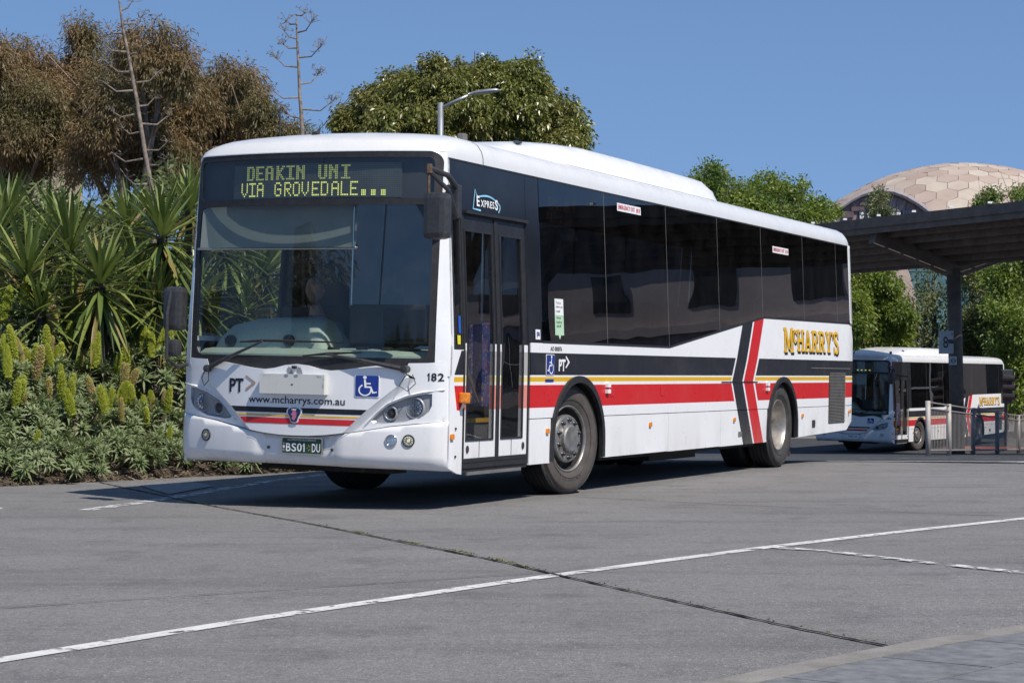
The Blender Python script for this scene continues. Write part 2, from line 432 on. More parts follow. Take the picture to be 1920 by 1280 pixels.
fp = k_in + [(9, 9), (6, 1), (.6, 1), (.2, 5.2)]
def fmap(a, b, d): return (a, b, KZ - .006 - d)
Vv, Ff = patch([k_in + [(7.5, 9.8), (7.5, 3), (.5, 3), (.2, 5.5)]], fmap, 2, grid=False)
foot = tag(obj('footpath', Vv, Ff, plain('paving_joint_mortar', (.06, .062, .065), .9)), kind='structure')
slab_rows = 0
for r_ in range(5):
    lo = offs(k_out, .158 + r_ * .40); hi = offs(k_out, .158 + r_ * .40 + .392)
    def along(pl, s):
        for a, b in zip(pl, pl[1:]):
            L = math.hypot(b[0] - a[0], b[1] - a[1])
            if s <= L or b is pl[-1]: return (a[0] + (b[0] - a[0]) * s / L, a[1] + (b[1] - a[1]) * s / L)
            s -= L
    s = .15 + (r_ % 2) * .3
    while s < 4.6:
        c = [along(lo, s), along(lo, s + .595), along(hi, s + .595), along(hi, s)]
        dz = random.uniform(-.0012, .0012)
        m_ = MB(); m_.add([(p[0], p[1], KZ - .03) for p in c] + [(p[0], p[1], KZ + dz) for p in c], [(4, 5, 6, 7), (0, 1, 5, 4), (1, 2, 6, 5), (2, 3, 7, 6), (3, 0, 4, 7)])
        fix_normals(m_.build('paving_slab', M['bluestone'], foot), (0, 0, 1)); s += .603

# ------------------------------------------------------------------ bus materials
def white_paint(name, base=(.78, .785, .79), dirt=.25):
    t = NT(name); v = t.coord()
    c = t.mix(t.math('MULTIPLY', t.noise(1.7, 8, .7, v, .45, .75), dirt * .6), base, (.56, .53, .48))
    st = t.coord('Object', (9, 9, .6)); c = t.mix(t.math('MULTIPLY', t.noise(1.0, 6, .65, st, .52, .8), dirt * .5), c, (.5, .47, .42))
    sp = t.noise(38, 2, .6, v, .80, .84); c = t.mix(t.math('MULTIPLY', sp, .4), c, (.25, .23, .2))
    t.set(c, t.math('MULTIPLY_ADD', t.noise(4, 4, .6, v), .15, .22), coat=.35)
    return t.m
M['white'] = white_paint('white_bus_paint')
M['bumper'] = white_paint('grubby_bumper_paint', (.74, .735, .73), .45)
M['roofwhite'] = white_paint('roof_white_paint', (.70, .70, .69), .35)
M['podwhite'] = white_paint('pod_white', (.80, .795, .77), .2)
M['black_panel'] = plain('black_panel', (.014, .016, .021), .2, coat=.05, spec=.3, var=.3, scale=2)
M['rubber'] = plain('black_rubber', (.018, .018, .02), .6, var=.3, scale=20)
M['blackplastic'] = plain('black_plastic', (.04, .04, .042), .36, var=.25, scale=30, bump=.25)
M['under'] = plain('underbody', (.02, .019, .018), .85, var=.4)
M['tyre'] = plain('tyre_rubber', (.042, .039, .037), .8, var=.3, scale=9, bump=.3)
M['tyre_brown'] = plain('dusty_tyre_wall', (.072, .062, .055), .85, var=.2, scale=7, bump=.2)
M['tread'] = plain('tyre_tread', (.016, .016, .017), .85, var=.3, scale=9, bump=.3)
M['steel'] = plain('wheel_steel', (.34, .33, .31), .42, metal=.75, var=.25, scale=12)
M['steel_lt'] = plain('rear_rim_aluminium', (.40, .375, .34), .42, metal=.75, var=.25, scale=8)
M['nut'] = plain('wheel_nut', (.05, .05, .052), .35, metal=.5)
M['chrome'] = plain('chrome', (.75, .75, .76), .12, metal=1, var=.03)
M['grey_lamp'] = plain('lamp_housing_grey', (.30, .31, .325), .38, metal=.2, var=.08)
M['lens'] = glass('clear_lens', (.93, .93, .93), .06)
M['amber'] = plain('amber_lens', (.75, .24, .01), .2, coat=.5, var=.2, scale=60)
M['fog'] = plain('fog_lamp', (.80, .76, .55), .25, coat=.5, var=.2, scale=90)
M['blue'] = plain('sign_blue', (.012, .035, .23), .35, var=.1)
M['signwhite'] = plain('sign_white', (.8, .8, .8), .4, var=.03)
M['lettering'] = plain('black_lettering', (.012, .012, .014), .4, var=.1)
M['beige'] = plain('beige_lettering', (.42, .32, .25), .4, var=.1)
M['yellow'] = plain('yellow_lettering', (.72, .41, .015), .4, var=.1)
M['red'] = plain('red_print', (.55, .02, .025), .35, var=.06)
M['plategreen'] = plain('plate_green', (.012, .06, .035), .35, var=.1)
M['dash'] = plain('dash_green_grey', (.36, .43, .37), .5, var=.06, scale=40, bump=.3)
M['interior'] = plain('interior_dark', (.035, .035, .038), .8, var=.2)
M['int_grey'] = plain('interior_grey', (.14, .14, .145), .7, var=.1)
M['step_floor'] = plain('step_floor_vinyl', (.13, .13, .135), .8, var=.6, scale=70)
M['stepyellow'] = plain('step_yellow', (.55, .32, .03), .5, var=.1)
M['grille'] = plain('grille_grey', (.15, .145, .135), .55, var=.15)
M['labelgreen'] = plain('label_green', (.42, .62, .42), .5, var=.03)
M['rail'] = plain('rail_steel', (.55, .55, .55), .2, metal=1, var=.03)
M['ws_glass'] = glass('windscreen_glass', (.82, .86, .83), .035, 0, .8, dirt=.03)
M['dest_glass'] = glass('destination_glass', (.82, .84, .84), .05, 0, 1.2)
M['win_glass'] = glass('tinted_window_glass', (.085, .085, .09), .062, .035, .9, dirt=.012)
M['door_glass'] = glass('door_glass', (.66, .66, .66), .07, .05, 1.6, dirt=.02)
M['cab_glass'] = glass('cab_side_glass', (.72, .75, .74), .05)
M['backing'] = plain('window_backing', (.012, .012, .014), .5)
def led_mat(name, col, s):
    t = NT(name); return t.set((col[0] * .4, col[1] * .4, col[2] * .4), .5, emit=col, estr=s)
M['led'] = led_mat('led_on', (.74, .80, .20), 1.1)
M['led_top'] = led_mat('led_on_half', (.50, .58, .18), .6)
M['led_off'] = plain('led_off', (.16, .18, .15), .5)
M['led_orange'] = led_mat('led_orange', (.9, .25, .04), .5)
M['led_bg'] = plain('led_board', (.055, .064, .06), .5)
def floral():
    t = NT('floral_fabric'); v = t.coord()
    c = t.mix(t.noise(7, 3, .6, v, .4, .6), (.03, .06, .22), (.12, .05, .16))
    c = t.mix(t.noise(16, 4, .7, v, .58, .62), c, (.45, .26, .04))
    vo = t.node('ShaderNodeTexVoronoi'); vo.inputs['Scale'].default_value = 26; t.l.new(v, vo.inputs['Vector'])
    c = t.mix(t.math('LESS_THAN', vo.outputs['Distance'], .25), c, (.16, .24, .35))
    c = t.mix(t.noise(30, 3, .7, v, .6, .63), c, (.01, .01, .03))
    t.set(c, .8); return t.m
M['floral'] = floral()
def livery(name, door=False, off=False):
    """painted bands and the chevron of the bus side, laid out along the body (x back, z up)"""
    t = NT(name); v = t.coord(); sp = t.node('ShaderNodeSeparateXYZ'); t.l.new(v, sp.inputs[0]); u = sp.outputs[0]; w = sp.outputs[2]
    white = (.78, .785, .79)
    def band(x, a, b): return t.math('MULTIPLY', t.math('GREATER_THAN', x, a), t.math('LESS_THAN', x, b))
    wk = t.math('SUBTRACT', w, t.math('MULTIPLY', u, .0012))
    if door:
        c = t.mix(band(wk, 1.06, 1.255), white, (.40, .39, .38)); c = t.mix(band(wk, 1.006, 1.046), c, (.82, .68, .25))
        c = t.mix(band(wk, .782, .977), c, (.70, .25, .20)); c = t.mix(t.math('GREATER_THAN', wk, 1.315), c, (.02, .021, .025))
    else:
        blk = (.017, .019, .026); red = (.56, .016, .02); yel = (.70, .40, .012)
        front = t.math('GREATER_THAN', u, t.math('MULTIPLY_ADD', w, .62, -.335)) # slanted start ahead of the door
        front2 = t.math('GREATER_THAN', u, t.math('MULTIPLY_ADD', w, -.28, .60))
        c = t.mix(t.math('MULTIPLY', band(wk, 1.062, 1.255), front), white, blk)
        c = t.mix(t.math('MULTIPLY', band(wk, 1.006, 1.046), t.math('GREATER_THAN', u, .32)), c, yel)
        c = t.mix(t.math('MULTIPLY', band(wk, .782, .977), front2), c, red)
        s = t.math('SUBTRACT', u, t.math('MULTIPLY', t.math('ABSOLUTE', t.math('SUBTRACT', w, 1.01)), .595))
        c = t.mix(band(s, 7.13, 7.96), c, white); c = t.mix(band(s, 7.175, 7.525), c, blk); c = t.mix(band(s, 7.575, 7.905), c, red)
    low = t.node('ShaderNodeMapRange'); t.l.new(w, low.inputs[0]); low.inputs[1].default_value = .75; low.inputs[2].default_value = .30
    g = t.noise(2.2, 8, .72, t.coord('Object', (1, 1, .35)), .42, .72)
    c = t.mix(t.math('MULTIPLY', t.math('MULTIPLY', g, low.outputs[0]), .42), c, (.33, .29, .24))
    c = t.mix(t.math('MULTIPLY', t.noise(1.5, 7, .7, v, .5, .8), .06), c, (.45, .42, .38))
    sc = t.noise(1, 6, .8, t.coord('Object', (.8, 1, 26)), .70, .735); c = t.mix(t.math('MULTIPLY', t.math('MULTIPLY', sc, low.outputs[0]), .55), c, (.12, .11, .1))
    t.set(c, t.math('MULTIPLY_ADD', t.noise(5, 4, .6, v), .14, .26), coat=.08, spec=.32); return t.m
M['livery'] = livery('side_livery'); M['door_livery'] = livery('door_livery', True)

# ------------------------------------------------------------------ bus
BW = 2.45; BC = BW / 2; ROLL = R(1.3)
def vs(w): return 0 if w < 1.3 else .08 * (w - 1.3) / 1.47
def fu(v, w):
    h = BC - vs(w); x = min(abs(v - BC) / h, 1.0)
    return .20 * x ** 2.2 + (.05 * ((x - .92) / .08) ** 2 if x > .92 else 0) + max(0, .02 * (w - 1.1))
def rear_in(u):
    t = min(1, max(0, (u - 12.09) / .16)); return .07 * (1 - math.sqrt(max(0, 1 - t * t)))
def smap(u, w, d): return (u, vs(w) + rear_in(u) + d, w)
def omap(u, w, d): return (u, BW - vs(w) - rear_in(u) - d, w)
def fmapf(s, w, d): return (fu(BC + s, w) + d, BC + s, w)        # front, s across (+ = offside), d inward
ARCH_F = (2.845, .61); ARCH_R = (9.03, .585)
def arch(c, hw, top, bot, n=18, w0=.47):
    return [(c - hw, bot)] + [(c - hw * math.cos(math.pi * k / n), w0 + (top - w0) * math.sin(math.pi * k / n)) for k in range(n + 1)] + [(c + hw, bot)]
def winline(u):
    if u <= 5.19: return 1.34
    if u <= 8.32: return 1.343 + (u - 5.19) / (8.32 - 5.19) * (1.722 - 1.343)
    return 1.722 + (u - 8.32) * .006
FONT57 = {'A': "01110100011000111111100011000110001", 'D': "11110100011000110001100011000111110", 'E': "11111100001000011110100001000011111",
 'G': "01110100011000010111100011000101110", 'I': "11111001000010000100001000010011111", 'K': "10001100101010011000101001001010001",
 'L': "10000100001000010000100001000011111", 'N': "10001110011010110011100011000110001", 'O': "01110100011000110001100011000101110",
 'R': "11110100011000111110101001001010001", 'U': "10001100011000110001100011000101110", 'V': "10001100011000110001100010101000100", ' ': "0" * 35,
 '1': "00100011000010000100001000010001110", '6': "01110100001000011110100011000101110", '4': "00010001100101010010111110001000010"}

def make_bus(near=True):
    """all parts of one bus under an Empty; near=False leaves the small print out"""
    root = empty('city_bus')
    def body(o):          # body parts lean with the suspension, wheels do not
        if o.parent is root: o.location = (0, math.sin(ROLL), 0); o.rotation_euler = (ROLL, 0, 0)
        return o
    def P(name, VF, mat, parent=root, smooth='auto', face=None):
        o = obj(name, VF[0], VF[1], mat, parent, smooth)
        if face: fix_normals(o, face)
        return body(o)
    def B(mb, name, mat, parent=root, smooth=False): return body(mb.build(name, mat, parent, smooth))
    def label(o, s): o['label'] = s; return o
    def stext(s, u0, w0, mat, w=None, h=None, bold=0, parent=root, name='lettering', d=-.003, spacing=1.0, mp=smap):
        Q, F = text2d(s, w, h, bold, spacing); return P(name, ([mp(u0 + x, w0 + y, d) for x, y in Q], F), mat, parent)
    def ftext(s, v0, w0, mat, w=None, h=None, bold=0, parent=root, name='lettering', d=-.04, spacing=1.0):
        Q, F = text2d(s, w, h, bold, spacing); return P(name, ([fmapf(v0 - x, w0 + y, d) for x, y in Q], F), mat, parent)

    # --- sides
    TH = .025
    for mp, sgn in ((smap, -1), (omap, 1)):
        face = (0, sgn, 0); nearside = mp is smap
        uA = 1.79 if nearside else .25
        af = arch(*ARCH_F, 1.045, .2); ar = arch(*ARCH_R, 1.045, .2)
        top = [(12.235, winline(12.2)), (8.32, 1.722), (5.19, 1.34), (uA, 1.34)]
        sp = P('side_panel', patch([[(uA, .695), (12.235, .695)] + top], mp, .3, [af, ar], TH), M['livery'])
        label(sp, 'white side panel with black, yellow and red bands and chevron')
        skirts = [(uA, 2.24), (3.45, 5.19), (5.196, 6.808), (6.815, 8.45)]
        for a, b in skirts:
            P('skirt_panel', patch([[(a, .302 + .006 * (a > 3)), (b, .302 + .01 * (b > 3)), (b, .688), (a, .688)]], mp, .4, [af, ar], TH), M['livery'])
        P('skirt_panel', patch([[(9.61, .335), (11.85, .375), (12.235, .48), (12.235, .688), (9.61, .688)]], mp, .4, [af, ar], TH), M['livery'])
        P('rear_pillar', patch([[(12.035, 1.75), (12.235, 1.75), (12.235, 2.775), (12.035, 2.775)]], mp, .04, thick=TH), M['white'], smooth=True)
        # glazing
        edges = [2.035, 3.54, 5.19, 6.77, 8.30, 9.95, 11.43, 12.03] if nearside else [1.75, 3.54, 5.19, 6.77, 8.30, 9.95, 11.43, 12.03]
        for a, b in zip(edges, edges[1:]):
            pts = [(a + .004, winline(a) + .022), (b - .004, winline(b) + .022), (b - .004, 2.757), (a + .004, 2.757)]
            if a < 8.32 < b: pts.insert(1, (8.32, 1.744))
            w_ = P('window', patch([pts], mp, .5), M['win_glass'], face=face)
        for a in edges[1:-1]:
            P('window_divider', patch([rect(a - .0035, a + .0035, winline(a) + .02, 2.76)], mp, .5, thick=.02, off=.0), M['grille'])
        lo = [(u, winline(u)) for u in (edges[0], 5.19, 8.32, 12.03)]
        P('window_rubber', patch([[(u, w + .001) for u, w in lo] + [(u, w + .021) for u, w in lo[::-1]]], mp, .5, thick=.03, off=-.003), M['rubber'])
        P('window_rubber', patch([rect(.3, 12.03, 2.758, 2.772)], mp, .5, thick=.03, off=-.002), M['rubber'])
        # wheel arches
        for (c, hw) in (ARCH_F, ARCH_R):
            outer = arch(c, hw + .012, 1.06, .315 if c < 5 else .34, 22); inner = arch(c, hw - .045, 1.0, .315 if c < 5 else .34, 22)
            P('wheel_arch_trim', patch([outer + inner[::-1]], mp, .3, thick=.04, off=-.022, grid=False), M['rubber'])
            well = MB(); pr = arch(c, hw - .012, 1.03, .33, 16); Vv = [mp(u, w, d) for d in (.01, .62) for u, w in pr]; n = len(pr)
            well.add(Vv, [(i, i + 1, n + i + 1, n + i) for i in range(n - 1)] + [tuple(range(n, 2 * n))]); B(well, 'wheel_well', M['under'])
        for u, w in ((2.16, .58), (4.67, .588), (7.25, .588), (9.84, .592), (11.99, .612)):
            P('side_marker', patch([rrect(u - .028, u + .028, w - .022, w + .022, .008, 2)], mp, .2, thick=.02, off=-.016, grid=False), M['amber'])
    # nearside front corner panel, quarter window, black panels
    def slant(w): return .252 + max(0, .02 * (w - 1.1))
    P('corner_panel', patch([[(slant(.3), .33), (.40, .285), (.485, .275), (.485, 1.262), (.31, 1.262), (.31, 2.345), (.31, 2.772), (slant(2.77), 2.772), (slant(1.1), 1.1)]], smap, .1, thick=TH), M['livery'])
    P('corner_panel', patch([[(slant(.3), .33), (.40, .285), (1.75, .30), (1.75, 1.25), (.27, 1.25)]], omap, .25, thick=TH), M['livery'])
    P('corner_panel', patch([[(slant(1.25), 1.25), (.31, 1.25), (.31, 2.772), (slant(2.77), 2.772)]], omap, .2, thick=TH), M['white'])
    P('cab_window', patch([rect(.36, 1.66, 1.30, 2.70)], omap, .3), M['cab_glass'], face=(0, 1, 0))
    P('cab_window_frame', patch([rect(.31, 1.745, 1.25, 2.757)], omap, .3, [rect(.36, 1.66, 1.30, 2.70)], .03), M['rubber'])
    P('quarter_window_frame', patch([rect(.313, .485, 1.265, 2.345)], smap, .2, [rect(.345, .462, 1.30, 2.30)], .03, off=.003), M['rubber'])
    qw = P('quarter_window', patch([rect(.345, .462, 1.30, 2.30)], smap, .3, off=.012), M['door_glass'], face=(0, -1, 0))
    hp = P('header_panel', patch([[(.31, 2.352), (1.75, 2.352), (1.75, 2.757), (.31, 2.757)]], smap, .3, thick=TH, off=.001), M['black_panel'])
    P('door_pillar_panel', patch([rect(1.757, 2.03, 1.345, 2.757)], smap, .3, thick=TH, off=.002), M['black_panel'])
    P('drip_rail', patch([rect(.56, 1.76, 2.352, 2.376)], smap, .3, thick=.03, off=-.022), M['rubber'])
    # --- passenger door: two leaves
    P('door_frame', patch([rect(.487, 1.788, .318, 2.35)], smap, .3, [rect(.508, 1.772, .375, 2.338)], .05, off=.008), M['rubber'])
    for a, b, ga, gb in ((.512, 1.142, .575, 1.075), (1.168, 1.768, 1.235, 1.655)):
        lf = P('door_leaf', patch([rect(a, b, .395, 2.335)], smap, .2, [rect(ga, gb, .545, 2.215)], .035, off=.012), M['door_livery'])
        label(lf, 'folding door leaf, black above and banded white below')
        P('door_glass', patch([rect(ga, gb, .545, 2.215)], smap, .3, off=.022), M['door_glass'], lf, face=(0, -1, 0))
        P('glass_rubber', patch([rect(ga - .012, gb + .012, .533, 2.227)], smap, .3, [rect(ga + .004, gb - .004, .549, 2.211)], .012, off=.006, grid=False), M['rubber'], lf)
        P('edge_rubber', patch([rect(a - .014, a + .016, .37, 2.335), rect(b - .016, b + .010, .37, 2.335), rect(a, b, .365, .397)], smap, .3, thick=.03, off=.003, grid=False), M['rubber'], lf)
        P('kick_seam', patch([rect((ga + gb) / 2 - .003, (ga + gb) / 2 + .003, .40, .53)], smap, .2, thick=.004, off=.009, grid=False), M['rubber'], lf)
        ub = a + .09 if a < 1 else b - .09
        P('lock', patch([circ(ub, .47, .022, 12, .03)], smap, .2, thick=.012, off=.003, grid=False), M['blackplastic'], lf)
    B(MB().box(.50, 1.78, .02, .10, .285, .335), 'door_step', M['rubber'])
    stp = B(MB().box(.62, 1.66, .012, .03, .262, .288), 'step_edge', M['grille'])
    # --- side details
    for u in (3.53, 8.42):
        for dw in (.02, -.035): P('latch', patch([rect(u - .035, u + .035, .935 + dw, .972 + dw)], smap, .2, thick=.03, off=-.028, grid=False), M['signwhite'])
    for u in (3.66, 5.0): P('finger_pull', patch([rect(u - .05, u + .05, .87, .955)], smap, .2, thick=.02, off=-.005, grid=False), M['red'])
    lampo = B(MB().bbox(.405, .475, -.075, 0.0, .84, .925, .012), 'indicator_lamp', M['amber'])
    B(MB().tube([(.44, -.03, .84), (.44, -.01, .80), (.44, .0, .775)], [.02, .014, .01], 8), 'lamp_bracket', M['chrome'], lampo)
    P('side_marker', patch([rrect(.265, .32, .555, .60, .008, 2)], smap, .2, thick=.03, off=-.016, grid=False), M['amber'])
    P('hinge_line', patch([rect(6.81, 8.06, .996, 1.006)], smap, .3, thick=.012, off=-.008, grid=False), M['rubber'])
    P('hinge_line', patch([rect(10.2, 11.95, 1.163, 1.173)], smap, .3, thick=.012, off=-.008, grid=False), M['grille'])
    P('filler_flap', patch([rrect(7.41, 7.53, .40, .455, .01, 2)], smap, .2, thick=.012, off=-.006, grid=False), M['grille'])
    P('filler_flap', patch([rrect(10.27, 10.40, .44, .53, .01, 2)], smap, .2, thick=.012, off=-.006, grid=False), M['blackplastic'])
    gp = P('engine_grille', patch([rect(10.99, 11.74, .475, 1.118)], smap, .3, thick=.01, off=-.002, grid=False), M['rubber'])
    slat = MB()
    for k in range(34):
        w = .485 + k * .0187; slat.box(11.0, 11.73, -.014, -.003, w, w + .010)
    B(slat, 'slats', M['grille'], gp); 
    dots = MB()
    for k in range(26):
        w = 1.78 + k * .021
        for du in (0, .035): dots.add([smap(12.06 + du + a, w + b + du * .3, -.003) for a, b in ((0, 0), (.024, .006), (.024, .014), (0, .008))], [(0, 1, 2, 3)])
    if near: B(dots, 'vent_slots', M['lettering'])
    # --- front
    yv = lambda pts: [(-s, w) for s, w in pts[::-1]]
    hw_ = lambda w: BC - vs(w)
    fr_out = rrect(-1.13, 1.13, 1.05, 2.812, .09, 8)
    P('front_frame', patch([[(-hw_(1.05), 1.05), (hw_(1.05), 1.05), (hw_(1.3), 1.3), (hw_(2.82), 2.82), (-hw_(2.82), 2.82), (-hw_(1.3), 1.3)]], fmapf, .1, [fr_out], .03), M['white'])
    ws = rrect(-1.075, 1.075, 1.185, 2.392, .07, 6); dg = rrect(-1.075, 1.075, 2.442, 2.765, .05, 6)
    P('windscreen_surround', patch([fr_out], fmapf, .09, [ws, dg], .02, off=.004), M['rubber'])
    P('windscreen', patch([ws], fmapf, .07, off=.012), M['ws_glass'], smooth=True, face=(-1, 0, 0))
    P('destination_glass', patch([dg], fmapf, .07, off=.012), M['dest_glass'], smooth=True, face=(-1, 0, 0))
    # destination board, dots as they stand
    bx = lambda s, w, d: (fu(BC + s, w) + .045 + d, BC + s, w)
    P('display_box', patch([rrect(-1.09, 1.09, 2.42, 2.79, .06, 6)], fmapf, .1, thick=.2, off=.07), M['interior'])
    bd = P('destination_board', patch([rect(-.80, .735, 2.452, 2.728)], bx, .1, thick=.02, off=.004), M['led_bg'])
    def dot(mb, c, r, pw=.0046, ph=.0056, d=-.002):
        s = .715 - (c + .5) * .01357; w = 2.714 - (r + .5) * .0166
        mb.add([bx(s + pw, w - ph, d), bx(s - pw, w - ph, d), bx(s - pw, w + ph, d), bx(s + pw, w + ph, d)], [(0, 1, 2, 3)])
    on = set(); on2 = set()
    if near:
        for k, ch in enumerate('DEAKIN UNI'):
            for i, b in enumerate(FONT57[ch]):
                if b == '1':
                    for e in (0, 1): on.add((9 + int(k * 7.35) + i % 5 + e, 0 + i // 5))
        for k, ch in enumerate('VIA GROVEDALE'):
            for i, b in enumerate(FONT57[ch]):
                if b == '1': on2.add((5 + int(k * 6.4) + i % 5, 8 + i // 5))
        for k in range(3):
            for a in range(3):
                for b in range(3): on2.add((88 + k * 6 + a, 12 + b))
    else:
        for k in range(4):      # only a row of dots shows on the far bus
            for e in range(4): on2.add((62 + k * 9 + e, 12)); on2.add((62 + k * 9 + e, 13))
    for nm, st, mt in (('led_dots_lit', on, M['led_top']), ('led_dots_lit', on2, M['led'])):
        mb = MB()
        for c, r in sorted(st): dot(mb, c, r)
        if st: B(mb, nm, mt, bd)['kind'] = 'stuff'
    mb = MB()
    for r in range(15):
        for c in range(112):
            if (c, r) not in on and (c, r) not in on2: dot(mb, c, r, .0024, .0022)
    if near: B(mb, 'led_dots_dark', M['led_off'], bd)
    # centre panel, proud of the lamp panels, with chamfered flanks
    half_top = [(0, 1.122), (.10, 1.112), (.20, 1.088), (.30, 1.076), (.42, 1.085), (.58, 1.108), (.72, 1.126), (.84, 1.105), (.905, 1.07)]
    half_vee = [(.935, 1.035), (.86, .962), (.62, .768), (.425, .588)]; half_bot = [(.28, .566), (.13, .555), (0, .553)]
    half = half_top + half_vee + half_bot
    PR = -.038
    cp = P('front_panel', patch([half[:-1] + [half[-1]] + yv(half[1:-1])], fmapf, .07, thick=.05, off=PR), M['white'])
    for sg in (1, -1):
        V = []; F = []
        line = densify(half_vee + [(.41, .575)], .06)[:-9] if False else half_vee
        for s, w in line: V.append(fmapf(sg * (s + .0), w, PR + .001)); V.append(fmapf(sg * (s + .055), w - .012, .0))
        F = [(2 * i, 2 * i + 1, 2 * i + 3, 2 * i + 2) for i in range(len(line) - 1)]
        P('chamfer', (V, F), M['white'], cp)
    # bands on the centre panel
    def veex(w):
        pts = half_vee
        for (s1, w1), (s2, w2) in zip(pts, pts[1:]):
            if w2 <= w <= w1: return s2 + (s1 - s2) * (w - w2) / (w1 - w2)
    for nm, lo, hi, mt in (('black_band', .733, .775, M['black_panel']), ('yellow_band', .704, .718, M['yellow']), ('red_band', .645, .692, M['red'])):
        P(nm, patch([[(-veex(lo) + .004, lo), (veex(lo) - .004, lo), (veex(hi) - .004, hi), (-veex(hi) + .004, hi)]], fmapf, .07, off=PR - .002), mt, cp)
    # lamp panels with a sunk lamp bowl
    lampol = [(.64, .69), (.70, .752), (.78, .815), (.92, .876), (1.05, .907), (1.115, .912), (1.115, .82), (1.095, .775), (1.05, .735), (.91, .688), (.72, .668), (.66, .672)]
    for sg in (1, -1):
        S = (lambda pts: pts) if sg == 1 else yv
        pan = [(.43, .575), (.485, .588), (.68, .768), (.92, .962), (.985, 1.03), (.90, 1.075), (.93, 1.147), (1.08, 1.152), (1.205, 1.165), (1.214, .70), (.80, .652), (.56, .608)]
        lp = P('lamp_panel', patch([S(pan)], fmapf, .05, [S(lampol)], .03, off=.0), M['white'])
        bowl = MB(); n = len(lampol); bl = S(lampol); cs = sum(s for s, w in bl) / n; cw = sum(w for s, w in bl) / n
        ring = [fmapf(s, w, .002) for s, w in bl]; ring2 = [fmapf(cs + (s - cs) * .93, cw + (w - cw) * .9, .022) for s, w in bl]
        bowl.add(ring + ring2, [(i, (i + 1) % n, n + (i + 1) % n, n + i) for i in range(n)] + [tuple(range(n, 2 * n))])
        hl = B(bowl, 'headlight', M['grey_lamp'], lp)
        for s, w, r, nm in ((.978, .797, .066, 'main_lamp'), (.79, .752, .044, 'dip_lamp')):
            x, y, z = fmapf(sg * s, w, .0)
            cup = B(MB().lathe([(r * 1.35, .028), (r * 1.3, .012), (r * 1.12, .01), (r * 1.02, .03), (r * .9, .052), (.0001, .055)], 28, 'x', (x - .004, y, z)), 'lamp_ring', M['grey_lamp'], lp, True)
            if nm == 'main_lamp':
                ref = MB(); 
                for k in range(14):
                    a = 2 * math.pi * k / 14; ref.lathe([(.0135, .012), (.011, .026), (.0005, .03)], 8, 'x', (x, y + r * .78 * math.cos(a), z + r * .78 * math.sin(a)))
                for k in range(6):
                    a = 2 * math.pi * k / 6; ref.lathe([(.016, .012), (.012, .03), (.0005, .035)], 8, 'x', (x, y + r * .35 * math.cos(a), z + r * .35 * math.sin(a)))
                B(ref, 'lamp_reflector', M['chrome'], lp)
                B(MB().lathe([(r, .012), (r * .7, .004), (.0001, 0)], 24, 'x', (x - .004, y, z)), 'lamp_lens', M['lens'], lp, True)
            else:
                B(MB().lathe([(r * .9, .02), (r * .6, .004), (.0001, -.004)], 20, 'x', (x + .01, y, z)), 'lamp_lens', M['blackplastic'], lp, True)
        for s, w in ((.705, .705), (.86, .765)):
            x, y, z = fmapf(sg * s, w, .03); B(MB().lathe([(.009, .01), (.007, 0), (.0001, -.002)], 8, 'x', (x, y, z)), 'screw', M['chrome'], lp)
        x, y, z = fmapf(sg * .90, .53, -.028)
        # eyebrow lip over the lamp
        V = []; lip = [(.60, .66), (.70, .762), (.78, .828), (.92, .89), (1.05, .922), (1.20, .945)]
        for s, w in lip: V += [fmapf(sg * s, w + .012, .001), fmapf(sg * s, w, -.02), fmapf(sg * s, w - .008, .001)]
        P('brow_lip', (V, [(3 * i + j, 3 * i + j + 1, 3 * i + j + 4, 3 * i + j + 3) for i in range(len(lip) - 1) for j in (0, 1)]), M['white'], lp)
    # bumper with its recessed middle
    def bmap(s, w, d):
        a = abs(s); rec = smooth(.40, .30, a) * .03; x = fu(BC + s, w)
        bul = .014 * math.sin(min(1, max(0, (w - .31) / .40)) * math.pi) ** .6 if .31 < w < .72 else 0
        tuck = .06 * smooth(.37, .305, w)
        return (x - bul + rec + tuck + d - .012, BC + s, w)
    bt = [(0, .549), (.13, .551), (.28, .562), (.425, .580), (.56, .602), (.80, .646), (1.0, .67), (1.20, .695)]
    bp = [(-1.222, .70), (-1.222, .308), (-1.0, .312), (-.4, .318), (0, .322), (.4, .322), (1.0, .314), (1.222, .308), (1.222, .70)] + bt[::-1][1:] + [(-s, w) for s, w in bt[1:-1]]
    bmp = P('bumper', patch([bp], bmap, .045, thick=.03), M['bumper'], smooth=True)
    V = []; F = []; ln = [(-s, w) for s, w in bt[::-1]] + bt[1:]
    for s, w in ln: V += [bmap(s, w, .0), fmapf(s, w + .004, .03)]
    P('bumper_lip', (V, [(2 * i, 2 * i + 1, 2 * i + 3, 2 * i + 2) for i in range(len(ln) - 1)]), M['bumper'], bmp)
    lamps = [(.90, .528, 'fog'), (-.955, .542, 'fog'), (-.82, .540, 'chrome')]
    for s, w, m_ in lamps:
        x, y, z = bmap(s, w, -.004); th = -math.atan((fu(BC + s + .02, w) - fu(BC + s - .02, w)) / .04)
        def lampbit(mb, nm, mt, sm=False):
            o = mb.build(nm, mt, bmp, sm); o.location = (x, y, z); o.rotation_euler = (0, 0, th); return o
        lampbit(MB().lathe([(.05, .012), (.049, -.006), (.042, -.008), (.040, .004)], 24, 'x'), 'lamp_bezel', M['rubber'] if m_ == 'fog' else M['chrome'], True)
        lampbit(MB().lathe([(.040, -.002), (.03, -.006), (.018, -.004), (.012, -.008), (.0001, -.009)], 24, 'x'), 'fog_lamp', M[m_])
